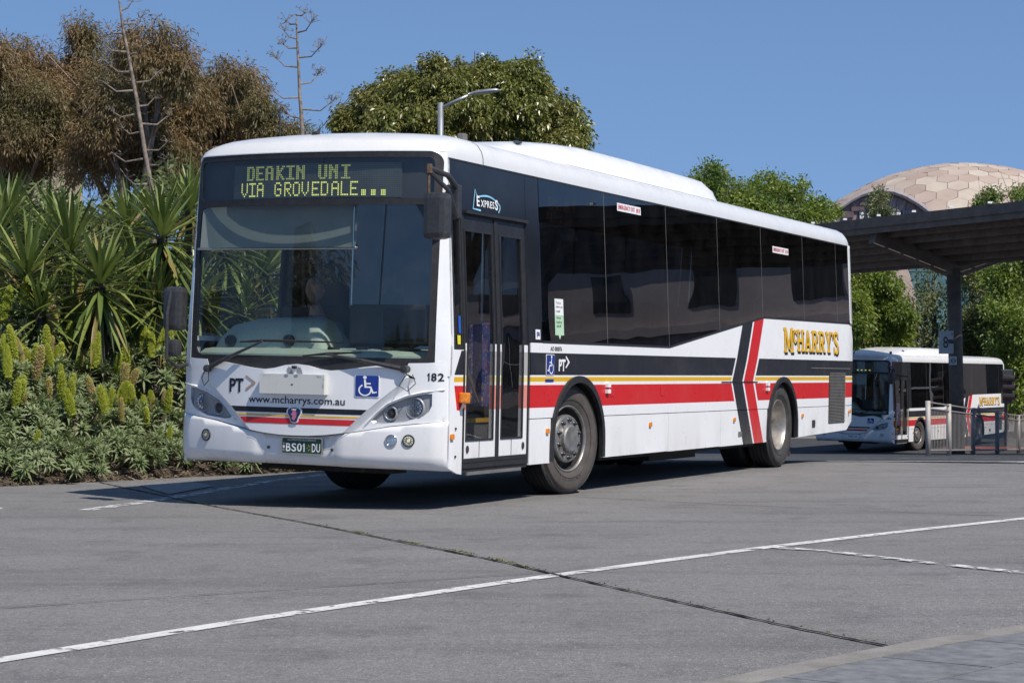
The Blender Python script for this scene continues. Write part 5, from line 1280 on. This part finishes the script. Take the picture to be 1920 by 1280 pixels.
tree('understorey_shrub', UND, gl(250, 36), (M['olive_leaf'], M['bark']), dict(EP, clumps=60, per=60, L=.2, W=.06, inner=.1), 'dense dull green scrub between the yuccas and the eucalyptus trees', None, .08, 4, 'shrub')
bx0 = at(-60, 300, 62); bx1 = at(150, 300, 62)
bw = empty('sandstone_wall', (bx0.x, 62, 0), 0, 'pale sand-coloured rendered wall seen through the eucalyptus trunks', 'wall')
MB().box(0, bx1.x - bx0.x, 0, .4, 0, bx0.z).build('wall', plain('sandy_render', (.42, .34, .25), .9, var=.2, scale=3, bump=.5), bw)
MB().box(-.1, bx1.x - bx0.x + .1, -.06, .46, bx0.z, bx0.z + .12).build('coping', M['kerb'], bw)
# round dense tree behind the bus roof
FB = pxblobs([(690, 215, 56, 46), (655, 245, 40, 36), (745, 185, 70, 50), (830, 165, 80, 44), (905, 160, 75, 40), (975, 185, 65, 48), (1030, 215, 52, 48), (1065, 250, 36, 36), (860, 215, 120, 60), (760, 240, 90, 50), (960, 245, 100, 50), (1060, 290, 45, 40), (860, 300, 210, 60)], 60, 1.5, 6, 2, 1.0)
tree('broadleaf_tree', FB, Vector((at(860, 700, 60).x, 60, 0)), (M['fig_leaf'], M['bark_dark']), dict(clumps=130, per=72, cr=.25, L=.14, W=.056, droop=.45, out=.75, bend=.3, flat=.8, inner=.15), 'dense round-topped olive green tree behind the bus roof', None, .4, 6)
tree('small_tree', pxblobs([(560, 243, 14, 8), (590, 246, 16, 7)], 52, .5, 5), Vector((at(575, 700, 52).x, 52, 0)), (M['olive_leaf'], M['bark']), dict(EP, clumps=30, per=40), 'small green treetop at the foot of the right bare stalk', None, .08, 5)

# dead agave flower stalks
M['stalk'] = plain('dry_stalk', (.21, .17, .135), .85, var=.45, scale=14, bump=.4)
def stalk(path, Y, branches, r0, lab, seed):
    r = random.Random(seed); P = [at(x, y, Y) for x, y in path]; base = Vector((P[0].x, Y, 0.5))
    o = empty('agave_stalk', base, 0, lab, 'flower stalk')
    loc = [Vector((0, 0, 0))] + [p - base for p in P]
    MB().tube(loc, [r0 * 1.1] + [r0 * (1 - .75 * i / (len(P) - 1)) for i in range(len(P))], 9).build('stalk', M['stalk'], o, True)
    for (sx, sy), (ex, ey), k in branches:
        a = at(sx, sy, Y) - base; b = at(ex, ey, Y) - base; b.y += r.uniform(-.25, .25); m = a.lerp(b, .55) + Vector((0, 0, -.14 * (b - a).length * 1.4))
        mb = MB(); mb.tube([a, m, b], [r0 * .42, r0 * .3, r0 * .16], 6)
        d = (b - m).normalized(); 
        for j in range(k):
            q = m.lerp(b, r.uniform(.55, 1.0)); e = q + (d * .3 + Vector((r.uniform(-1, 1), r.uniform(-1, 1), r.uniform(-.3, 1.1)))).normalized() * r.uniform(.07, .17)
            mb.tube([q, e], [r0 * .14, r0 * .07], 4); 
            for z in range(2): e2 = e + Vector((r.uniform(-1, 1), r.uniform(-1, 1), r.uniform(-.2, 1))).normalized() * .05; mb.tube([e, e2], [r0 * .1, r0 * .13], 4)
        mb.build('branch', M['stalk'], o)
stalk([(289, 377), (273, 293), (255, 180), (240, 100), (230, 50), (224, 5), (222, -30)], 33,
      [((249, 170), (196, 155), 5), ((256, 155), (300, 132), 7), ((238, 98), (188, 75), 9), ((243, 102), (272, 86), 5), ((230, 62), (198, 50), 9), ((232, 45), (266, 24), 8), ((227, 20), (248, 0), 7), ((242, 135), (206, 122), 4), ((252, 215), (208, 208), 4), ((264, 232), (314, 210), 5), ((262, 248), (226, 238), 6), ((272, 282), (320, 264), 5), ((268, 298), (206, 284), 4), ((280, 310), (316, 296), 5), ((258, 200), (290, 180), 6), ((276, 345), (238, 332), 3)], .042, 'bare dead agave flower stalk rising past the top of the picture at left', 8)
stalk([(567, 252), (565, 215), (562, 180), (560, 133), (557, 73), (556, 45), (555, 27)], 33,
      [((563, 222), (530, 200), 14), ((566, 205), (630, 188), 16), ((560, 183), (508, 168), 16), ((562, 158), (598, 132), 20), ((558, 126), (514, 105), 16), ((561, 108), (604, 90), 16), ((556, 90), (528, 80), 12), ((556, 73), (532, 57), 12), ((559, 61), (588, 44), 12), ((556, 45), (534, 36), 10), ((556, 28), (574, 26), 9)], .036, 'bare dead agave flower stalk against the sky above the bus roof', 9)

# street lamp and thin mast behind the bus
def street_lamp(base, h, armv, lab, group=None):
    o = empty('street_lamp', base, 0, lab, 'street lamp', group); gm = plain('galvanised', (.36, .38, .40), .4, metal=.6, var=.1)
    MB().tube([(0, 0, 0), (0, 0, h * .5), (0, 0, h)], [.085, .07, .055], 10).build('pole', gm, o, True)
    MB().tube([(0, 0, 0), (0, 0, .35)], .11, 10).build('pole_base', gm, o, True)
    for ax, ay in armv:
        a = Vector((ax, ay, 0)); L = a.length; u = a.normalized()
        MB().tube([(0, 0, h - .12), u * L * .5 + Vector((0, 0, h + .02)), u * L + Vector((0, 0, h + .13))], .032, 8).build('arm', gm, o, True)
        s = u.cross(Vector((0, 0, 1))); V = []
        for t, w, th in ((0, .04, .03), (.12, .09, .05), (.35, .12, .06), (.55, .11, .05), (.64, .05, .02)):
            c = u * (L + t) + Vector((0, 0, h + .14 + .10 * t)); V += [c - s * w, c - s * w * .7 + Vector((0, 0, th)), c + s * w * .7 + Vector((0, 0, th)), c + s * w]
        MB().add(V, [(4 * i + j, 4 * i + (j + 1) % 4, 4 * i + 4 + (j + 1) % 4, 4 * i + 4 + j) for i in range(4) for j in range(4)] + [(0, 1, 2, 3), (16, 17, 18, 19)]).build('lamp_head', gm, o, True)
    return o
lp = at(826, 193, 40); street_lamp((lp.x, 40, 0), lp.z, [(.55, -.1)], 'grey street lamp with a short arm in front of the round tree')
mp = at(525, 205, 44); mo = empty('thin_mast', (mp.x, 44, 0), 0, 'thin dark mast left of the bare stalk above the bus', 'mast')
MB().tube([(0, 0, 0), (0, 0, mp.z)], [.035, .02], 8).build('pole', M['blackplastic'], mo); MB().lathe([(.05, 0), (.05, .2), (.03, .25)], 8, 'z').build('pole_base', M['blackplastic'], mo)

# ------------------------------------------------------------------ bus station canopy on the right
CP = Vector((12.3, 57.0)); CA = Vector((-.46, .888)).normalized(); CN = Vector((-.888, -.46)).normalized()   # along, and towards the camera-left edge
ZV = 4.32; ZE = 5.14; WL = 2.88; WR = 3.2
M['steelbrown'] = plain('dark_brown_steel', (.135, .105, .085), .6, var=.25, scale=3)
M['deck'] = leafmat('weathered_roof_deck', (.20, .155, .115), (.26, .20, .15), (.15, .115, .09), .7, .22, .6)
M['translucent'] = plain('polycarbonate_strip', (.42, .38, .32), .5, var=.2)
def cpt(t, n, z): p = CP + CA * t + CN * n; return Vector((p.x, p.y, z))
def zroof(n): return ZV + (ZE - ZV) * (n / WL if n > 0 else -n / WL) + .12
can = empty('station_canopy', (CP.x, CP.y, gz(CP.x, CP.y)), 0, 'dark steel bus station canopy with upswept wings on a central post', 'canopy'); cb = Vector(can.location)
def cbeam(a, b, w, h, name, mat):
    """straight member from a to b, w wide, h deep"""
    a = Vector(a) - cb; b = Vector(b) - cb; d = (b - a).normalized(); s = d.cross(Vector((0, 0, 1))).normalized() * w / 2; u = s.cross(d).normalized() * h / 2
    V = [p + x * s + y * u for p in (a, b) for x, y in ((-1, -1), (1, -1), (1, 1), (-1, 1))]
    return obj(name, V, [(0, 1, 2, 3), (4, 7, 6, 5), (0, 4, 5, 1), (1, 5, 6, 2), (2, 6, 7, 3), (3, 7, 4, 0)], mat, can)
T0, T1 = -44, 9
for n0, n1 in ((WL, 0.06), (-.06, -WR)):
    step = 1.5; t = T0
    while t < T1:      # roof sheets side by side
        V = [cpt(t, n0, zroof(n0)) - cb, cpt(t + step - .05, n0, zroof(n0)) - cb, cpt(t + step - .05, n1, zroof(n1)) - cb, cpt(t, n1, zroof(n1)) - cb]
        V += [v + Vector((0, 0, .05)) for v in V]
        obj('roof_sheet', V, [(0, 1, 2, 3), (7, 6, 5, 4), (0, 4, 5, 1), (1, 5, 6, 2), (2, 6, 7, 3), (3, 7, 4, 0)], M['deck'], can); t += step
    k = 6
    for i in range(k):
        n = n0 + (n1 - n0) * (i + .02) / (k - .6); z = zroof(n) - .115
        cbeam(cpt(T0, n, z), cpt(T1, n, z), .07, .22 if i else .30, 'purlin', M['steelbrown'])
cbeam(cpt(T0, WL + .05, zroof(WL) + .02), cpt(T1, WL + .05, zroof(WL) + .02), .05, .26, 'fascia', M['steelbrown'])
cbeam(cpt(T0, -WR - .05, zroof(-WR) + .02), cpt(T1, -WR - .05, zroof(-WR) + .02), .05, .26, 'fascia', M['steelbrown'])
for t in (0, -11, -22, -33):
    cbeam(cpt(t, -.1, ZV - .28), cpt(t, WL - .1, ZE - .22), .26, .42, 'arm', M['steelbrown'])
    cbeam(cpt(t, .1, ZV - .28), cpt(t, -WR + .1, zroof(-WR) - .36), .26, .42, 'arm', M['steelbrown'])
    p = cpt(t, 0, 0); g = gz(p.x, p.y)
    po = MB().tube([(p.x - cb.x + .10, p.y - cb.y, g - cb.z), (p.x - cb.x, p.y - cb.y, ZV - .2 - cb.z)], [.20, .195], 14).build('post', M['steelbrown'], can, True)
for t in [T0 + 1.5 * k for k in range(36)]:  # small bright end caps along the near edge
    a = cpt(t, WL + .09, zroof(WL) + .17) - cb; MB().box(a.x - .05, a.x + .05, a.y - .02, a.y + .06, a.z, a.z + .05).build('edge_clip', M['signwhite'], can)
cbeam(cpt(T0, 0, ZV + .14), cpt(T1, 0, ZV + .14), .34, .10, 'valley_sun_stop', M['steelbrown'])  # beam added over the valley gap to keep a sun streak off the post
lgt = cpt(-2.5, -1.2, zroof(-1.2) - .42) - cb; MB().bbox(lgt.x - .6, lgt.x + .6, lgt.y - .12, lgt.y + .12, lgt.z, lgt.z + .1, .03).build('light_fitting', M['signwhite'], can)
# platform sign and small plate on the post
def panel_at(px0, px1, py0, py1, Y, th=.06):
    a = at(px0, py1, Y); b = at(px1, py0, Y); return a, b
a, b = panel_at(1760, 1787, 620, 663, 56.6)
sg = empty('platform_sign', (a.x, 56.6, a.z), 0, 'grey platform sign with the figure 8 on the canopy post', 'sign'); w = b.x - a.x; h = b.z - a.z
MB().bbox(0, w, -.06, 0, 0, h, .01).build('board', plain('sign_grey', (.40, .41, .42), .5, var=.06), sg)
Q, F = text2d('8', w * .34, h * .50, .01); obj('figure', [(w * .28 + x, -.064, h * .25 + y) for x, y in Q], F, M['lettering'], sg)
MB().box(w * .62, w * 1.0, -.066, -.061, h * .44, h * .62).build('bracket', M['blackplastic'], sg)
obj('bay_mark', [(w * .86, -.064, h * .8), (w * .92, -.064, h * .8), (w * .92, -.064, h * .9), (w * .86, -.064, h * .9)], [(0, 1, 2, 3)], M['lettering'], sg)
a, b = panel_at(1780, 1793, 668, 684, 56.6)
s2 = empty('small_notice', (a.x, 56.58, a.z), 0, 'small white no-smoking plate on the canopy post below the sign', 'sign'); w = b.x - a.x; h = b.z - a.z
MB().box(0, w, -.03, 0, 0, h).build('plate', plain('plate_grey', (.50, .50, .50), .5, var=.06), s2)
MB().lathe([(w * .36, 0), (w * .36, -.004), (w * .26, -.004), (w * .26, 0)], 20, 'y', (w * .5, -.032, h * .5)).build('ring', M['lettering'], s2); MB().box(w * .25, w * .75, -.036, -.031, h * .46, h * .54).build('bar', M['lettering'], s2)
# clasp bands on the post
# ------------------------------------------------------------------ pedestrian railing
F0 = Vector((8.73, 43.0)); FD = Vector((.33, .944)).normalized(); FZ = 1.16
fen = empty('railing', (F0.x, F0.y, gz(*F0)), 0, 'grey steel pedestrian railing with close vertical bars beside the canopy post', 'railing'); fb_ = Vector(fen.location)
M['railgrey'] = plain('railing_grey', (.22, .205, .19), .55, var=.15); M['railpale'] = plain('railing_pale', (.40, .37, .34), .55, var=.15)
def fpt(d, z): p = F0 + FD * d; return Vector((p.x, p.y, gz(p.x, p.y) + z)) - fb_
posts = [0, 3.4, 8.0, 13.6, 19.6, 26]
for i, d in enumerate(posts): MB().tube([fpt(d, -.05), fpt(d, FZ)], .055 if i < 2 else .06, 8).build('post', M['railpale'] if i < 2 else M['railgrey'], fen, True)
for d0, d1 in zip(posts, posts[1:]):
    for z in (.12, FZ - .16, FZ - .03): MB().tube([fpt(d0, z), fpt(d1, z)], .022, 6).build('rail', M['railgrey'], fen)
    mb = MB(); n = int((d1 - d0) / .24)
    for k in range(1, n): d = d0 + (d1 - d0) * k / n; mb.tube([fpt(d, .12), fpt(d, FZ - .16)], .008, 4, False)
    mb.build('bars', M['railgrey'], fen)['kind'] = 'stuff'
ped = empty('traffic_signal', (16.6, 69.0, -1.2), 0, 'dark traffic signal head beside the rear of the far bus', 'traffic signal')
q = at(1888, 745, 69.0); ped.location = (q.x, 69.0, -1.2); zz = q.z + 1.2
MB().tube([(0, .15, 0), (0, .15, zz + .9)], .06, 8).build('pole', M['blackplastic'], ped); MB().bbox(-.18, .18, -.12, .12, zz - .2, zz + .95, .03).build('signal_head', M['blackplastic'], ped)
for k in range(3): MB().tube([(-.12, -.1, zz + .05 + k * .3), (.22, -.32, zz + .03 + k * .3)], [.13, .10], 10, False).build('hood', M['blackplastic'], ped)

# ------------------------------------------------------------------ library with the panelled dome
DC = at(1800, 719, 120.0); DR = 412 / FPX * 120.0
dome = empty('domed_building', (DC.x, 120.0, -1.2), 0, 'large dome clad in pale pink and cream hexagonal panels above the canopy', 'building'); db = Vector(dome.location)
def geodesic(n):
    g = (1 + 5 ** .5) / 2
    iv = [Vector(v).normalized() for v in ((-1, g, 0), (1, g, 0), (-1, -g, 0), (1, -g, 0), (0, -1, g), (0, 1, g), (0, -1, -g), (0, 1, -g), (g, 0, -1), (g, 0, 1), (-g, 0, -1), (-g, 0, 1))]
    fc = ((0, 11, 5), (0, 5, 1), (0, 1, 7), (0, 7, 10), (0, 10, 11), (1, 5, 9), (5, 11, 4), (11, 10, 2), (10, 7, 6), (7, 1, 8), (3, 9, 4), (3, 4, 2), (3, 2, 6), (3, 6, 8), (3, 8, 9), (4, 9, 5), (2, 4, 11), (6, 2, 10), (8, 6, 7), (9, 8, 1))
    key = {}; pts = []; tris = []
    def idx(v):
        k = (round(v.x, 4), round(v.y, 4), round(v.z, 4))
        if k not in key: key[k] = len(pts); pts.append(v)
        return key[k]
    for a, b, c in fc:
        A, B, C = iv[a], iv[b], iv[c]; G = {}
        for i in range(n + 1):
            for j in range(n + 1 - i): G[i, j] = idx((A * (n - i - j) + B * i + C * j).normalized())
        for i in range(n):
            for j in range(n - i):
                tris.append((G[i, j], G[i + 1, j], G[i, j + 1]))
                if i + j < n - 1: tris.append((G[i + 1, j], G[i + 1, j + 1], G[i, j + 1]))
    return pts, tris
pts, tris = geodesic(14); rotm = Matrix.Rotation(.4, 3, 'X') @ Matrix.Rotation(.3, 3, 'Z'); pts = [rotm @ p for p in pts]
around = {}
for t in tris:
    c = ((pts[t[0]] + pts[t[1]] + pts[t[2]]) / 3).normalized()
    for i in t: around.setdefault(i, []).append(c)
dm = NT('dome_panels'); oi = dm.node('ShaderNodeObjectInfo'); vv = dm.coord()
rp = dm.node('ShaderNodeValToRGB'); dm.l.new(oi.outputs['Random'], rp.inputs[0]); cr_ = rp.color_ramp
cr_.elements[0].color = (.35, .26, .215, 1); cr_.elements[1].color = (.50, .435, .35, 1); e = cr_.elements.new(.5); e.color = (.42, .335, .275, 1)
dm.set(dm.mix(dm.math('MULTIPLY', dm.noise(.8, 6, .7, vv, .4, .7), .35), rp.outputs[0], (.27, .19, .145)), .75)
dm2 = NT('dome_panels_rest'); gg = dm2.node('ShaderNodeNewGeometry'); dm2.set(dm2.mix(gg.outputs['Random Per Island'], (.35, .26, .215), (.50, .435, .35)), .75)
cen = Vector((0, 0, DC.z)) - Vector((0, 0, db.z)); rest = MB(); cand = []
for i, cs in around.items():
    p = pts[i]
    if p.z < .25: continue
    vis = p.dot(Vector((-.12, -.95, .25)).normalized()); cand.append((-(vis if p.z > .5 else -9 + vis), i))
cand.sort(); top = {i for _, i in cand[:290]}
for _, i in cand:
    p = pts[i]; X = p.orthogonal().normalized(); Yv = p.cross(X)
    cs = sorted(around[i], key=lambda c: math.atan2((c - p).dot(Yv), (c - p).dot(X)))
    rr2 = random.Random(i); n = len(cs); o1 = [cen + (p + (c - p) * .975) * DR * (1 + .0015 * rr2.uniform(-1, 1)) for c in cs]; o2 = [cen + (p + (c - p) * .98) * (DR - .12) for c in cs]
    mb = MB().add(o1 + o2, [tuple(range(n))] + [(k, (k + 1) % n, n + (k + 1) % n, n + k) for k in range(n)])
    if i in top: mb.build('panel', dm.m, dome)
    else: rest.add(mb.V, mb.F)
rest.build('far_panels', dm2.m, dome)['kind'] = 'stuff'
bm = bmesh.new(); bmesh.ops.create_uvsphere(bm, u_segments=48, v_segments=24, radius=DR - .1)
for v in bm.verts: v.co += cen
me = bpy.data.meshes.new('shell'); bm.to_mesh(me); bm.free(); me.materials.append(plain('dome_joint', (.20, .15, .125), .9)); link(bpy.data.objects.new('shell', me), dome)
# arched gable cut into the dome
def arcp(cx, cy, r, a0, a1, n): return [(cx + r * math.cos(a), cy + r * math.sin(a)) for a in fan(a0, a1, n)]
GY = 105.0; gp = lambda x, y, d=0: at(x, y, GY + d)
arc = [(1555, 408), (1572, 392), (1592, 377), (1612, 366), (1632, 359.5), (1652, 357), (1675, 359.5), (1698, 368), (1722, 382), (1745, 399), (1762, 412)]
gab = empty('arched_gable', (gp(1650, 700).x, GY, -1.2), 0, 'mauve arched gable wall with stepped windows in front of the dome', 'building'); gb_ = Vector(gab.location)
low = [(1762, 640), (1555, 640)]
Vv, Ff = patch([[(x, -y) for x, y in arc + low]], lambda a, b, d: gp(a, -b, d) - gb_, 60, thick=.5, grid=False)
obj('wall', Vv, Ff, plain('mauve_cladding', (.21, .165, .17), .7, var=.1, scale=1), gab)
MB().tube([gp(x, y, -.25) - gb_ for x, y in arc], .14, 8).build('eave', plain('eave_grey', (.30, .26, .26), .6), gab)
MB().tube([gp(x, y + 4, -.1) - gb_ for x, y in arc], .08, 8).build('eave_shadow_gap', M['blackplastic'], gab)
for x in range(1580, 1745, 17):
    ya = next(y0 + (y1 - y0) * (x - x0) / (x1 - x0) for (x0, y0), (x1, y1) in zip(arc, arc[1:]) if x0 <= x <= x1); a = gp(x, ya + 6, -.03) - gb_; b = gp(x, 405, -.03) - gb_
    MB().box(a.x - .015, a.x + .015, a.y - .02, a.y, b.z, a.z).build('cladding_seam', M['steelbrown'], gab)
bg = plain('deep_blue_glass', (.012, .03, .06), .1, var=.2); mv = plain('mauve_dark', (.10, .065, .075), .7)
for x0, x1, y0, y1, m_ in ((1612, 1631, 380, 386, mv), (1596, 1620, 388, 396, mv), (1578, 1600, 397, 408, mv), (1625, 1669, 384, 396, bg), (1610, 1690, 396, 408, bg), (1688, 1709, 395, 404, bg)):
    a = gp(x0, y1, -.02) - gb_; b = gp(x1, y0, -.02) - gb_; w_ = MB().box(a.x, b.x, a.y - .1, a.y, a.z, b.z).build('window', m_, gab)
    if m_ is bg:
        for k in range(1, 4): MB().box(a.x + (b.x - a.x) * k / 4 - .03, a.x + (b.x - a.x) * k / 4 + .03, a.y - .14, a.y - .1, a.z, b.z).build('mullion', M['blackplastic'], w_)
for x0 in (1612, 1626, 1660, 1671, 1681):
    a = gp(x0, 410, -.14) - gb_; b = gp(x0 + 7, 398, -.14) - gb_; MB().box(a.x, b.x, a.y - .06, a.y, a.z, b.z).box(a.x + .05, b.x - .05, a.y - .08, a.y - .06, a.z + .06, b.z - .06).build('white_frame', M['signwhite'], gab)
# glazed hall and pink pier below the canopy line
GY2 = 96.0; hp_ = lambda x, y, d=0: at(x, y, GY2 + d)
hall = empty('glazed_hall', (hp_(1720, 700).x, GY2, -1.2), 0, 'pale pink pier and blue-green glazed wall seen under the canopy', 'building'); hb = Vector(hall.location)
Vv, Ff = patch([[(x, -y) for x, y in ((1655, 470), (1690, 470), (1706, 515), (1718, 560), (1725, 610), (1727, 700), (1655, 700))]], lambda a, b, d: hp_(a, -b, d) - hb, 60, thick=.8, grid=False)
obj('pier', Vv, Ff, plain('pink_render', (.44, .335, .30), .8, var=.12, scale=2), hall)
tg = plain('teal_glass', (.10, .20, .22), .08, var=.3, scale=.6)
for i in range(9):
    for j in range(5):
        x0 = 1688 + i * 30; y0 = 462 + j * 48; a = hp_(x0 + 1, y0 + 47, .9) - hb; b = hp_(x0 + 29, y0 + 1, .9) - hb; MB().box(a.x, b.x, a.y, a.y + .05, a.z, b.z).build('pane', tg, hall)
a = hp_(1686, 720, 1.0) - hb; b = hp_(1960, 460, 1.0) - hb; MB().box(a.x, b.x, a.y + .1, a.y + .3, a.z, b.z).build('frame', plain('pale_mullions', (.35, .37, .38), .5), hall)

# ------------------------------------------------------------------ trees on the right
GP = dict(clumps=46, per=64, cr=.38, L=.16, W=.075, droop=.15, out=.6, bend=.15, flat=.9)
def rtree(lst, Y, mat, lab, seed, prm=GP, r0=.16, bark='bark_dark'):
    bl = pxblobs(lst, Y, 1.2, seed, 4, .85); x = sum(b[0][0] for b in bl) / len(bl)
    return tree('leafy_tree', bl, Vector((x, Y, gz(x, Y))), (M[mat], M[bark]), prm, lab, 'leafy trees on the right', r0, seed)
rtree([(1320, 350, 38, 30), (1300, 375, 40, 40), (1350, 360, 40, 34), (1380, 385, 46, 36), (1330, 400, 60, 30)], 82, 'green_leaf', 'bright green tree just behind the rear of the cooling pod', 21)
rtree([(1435, 365, 46, 32), (1475, 372, 44, 32), (1410, 385, 46, 30), (1500, 392, 40, 28), (1535, 402, 30, 24), (1450, 405, 80, 26)], 84, 'green_leaf', 'bright green tree between the bus roof and the dome', 22)
rtree([(1620, 520, 34, 34), (1660, 525, 34, 34), (1640, 570, 48, 40), (1605, 600, 40, 50), (1670, 600, 40, 40), (1640, 640, 60, 40), (1690, 580, 18, 30)], 80, 'lime_leaf', 'lime green tree right behind the rear corner of the near bus', 23, dict(GP, clumps=60, per=70))
rtree([(1740, 520, 34, 40), (1720, 570, 36, 44), (1755, 590, 34, 50), (1735, 640, 40, 40), (1700, 640, 24, 30)], 83, 'olive_leaf', 'thin grey-green tree left of the canopy post', 24, dict(GP, clumps=26, per=24))
rtree([(1825, 520, 34, 40), (1850, 560, 44, 44), (1830, 610, 40, 46), (1860, 650, 46, 44), (1815, 655, 28, 36)], 82, 'olive_leaf', 'grey-green tree right of the canopy post', 25, dict(GP, clumps=52, per=50))
rtree([(1905, 500, 44, 36), (1880, 540, 36, 40), (1925, 560, 50, 50), (1895, 610, 44, 50), (1940, 630, 50, 60), (1905, 680, 44, 44), (1900, 740, 34, 40)], 78, 'green_leaf', 'deep green tree at the right edge of the picture', 26)
rtree([(1648, 372, 11, 12), (1645, 392, 14, 14), (1652, 405, 16, 14)], 92, 'olive_leaf', 'narrow treetop standing before the arched gable', 27, dict(GP, clumps=60, per=40))
rtree([(1855, 372, 14, 10), (1845, 382, 14, 8), (1915, 362, 12, 9), (1925, 372, 14, 10)], 92, 'green_leaf', 'leafy twigs poking above the canopy before the dome', 28, dict(GP, clumps=60, per=40))
hedge = rtree([(1780, 690, 60, 36), (1850, 700, 60, 40), (1700, 690, 50, 36), (1640, 690, 50, 36), (1920, 720, 50, 40), (1560, 700, 60, 40)], 86, 'green_leaf', 'hedge-like row of foliage behind the far bus', 29)
for i, (x, y, s, lab) in enumerate(((1330, 600, 1.0, 'tree hidden behind the middle of the near bus'),)): pass
yu = at(1905, 735, 74); 
obj('red_kerb', [(14, 66, -1.19), (30, 60, -1.19), (30, 62.5, -1.19), (14, 68.5, -1.19)], [(0, 1, 2, 3)], plain('red_paving', (.30, .07, .05), .8, var=.2))['kind'] = 'structure'

# ------------------------------------------------------------------ the rest of the square, seen in the bus windows
def facade(name, a, b, h, lab, wallm, nwin, arched=True):
    """pale masonry front from a to b (ground points), windows as parts"""
    a = Vector(a); b = Vector(b); L = (b - a).length; o = empty(name, (a.x, a.y, -1.2), math.atan2(b.y - a.y, b.x - a.x), lab, 'building')
    MB().box(0, L, 0, 8, 0, h).build('wall', wallm, o)
    for z in (h, h * .62): MB().box(-.2, L + .2, -.35, 0, z, z + .35).build('cornice', wallm, o)
    for k in range(nwin):
        x = L * (k + .5) / nwin; w = L / nwin * .26; t = h * .42
        pts_ = [(x - w, .6), (x + w, .6), (x + w, t)] + ([(x + w * math.cos(q), t + w * math.sin(q)) for q in fan(.2, 2.94, 9)] if arched else []) + [(x - w, t)]
        Vv, Ff = patch([pts_], lambda p, q, d: (p, -.04 + d, q), 50, thick=.03, grid=False); f = obj('window', Vv, Ff, M['backing'], o)
        MB().box(x - .04, x + .04, -.09, -.045, .6, t + w * .8).box(x - w, x + w, -.08, -.046, t * .6, t * .6 + .08).build('glazing_bar', M['signwhite'], f)
        MB().box(x - w * .8, x + w * .8, -.05, 0, h * .74, h * .92).build('window', M['backing'], o)
    return o
facade('town_building', (22, 76), (72, 50), 8.6, 'pale mauve masonry building with arched windows beyond the right edge', plain('mauve_render', (.40, .345, .33), .8, var=.1, scale=1), 13)
facade('town_building', (76, 44), (84, 4), 12.5, 'cream masonry building farther right beyond the picture', plain('cream_render', (.50, .46, .40), .8, var=.1, scale=1), 8, False)
tw = empty('office_tower', (-190, -118, 0), R(-30), 'distant dark office tower reflected in the windscreen', 'building')
MB().box(-8, 8, -8, 8, 0, 27).build('core', plain('tower_dark', (.05, .055, .06), .4), tw)
for k in range(9): MB().box(-8.3, 8.3, -8.3, 8.3, 1.5 + k * 3, 2.4 + k * 3).build('floor_band', plain('tower_band', (.32, .33, .34), .6), tw)
street_lamp((-38, -14, 0), 9.0, [(1.6, 1.2), (-1.6, -1.2)], 'double-armed street lamp behind the camera reflected in the windscreen')
for i, (x, y, sc) in enumerate(((-12, -34, 1.5), (-3, -38, 1.7), (-24, -32, 1.4), (-62, -40, 1.8), (-75, -46, 1.6))):
    copy_tree(hedge, (x, y, 0), i * 1.3, sc, ['round', 'tall', 'broad', 'far', 'farthest'][i] + ' street tree across the square behind the camera')

for i, (x, y, sc) in enumerate(((27, 72, .8), (31, 78, .9), (36, 70, .9))):
    copy_tree(hedge, (x, y, -1.2), i * 2.1, sc, ['first', 'second', 'third'][i] + ' street tree before the mauve building beyond the right edge')
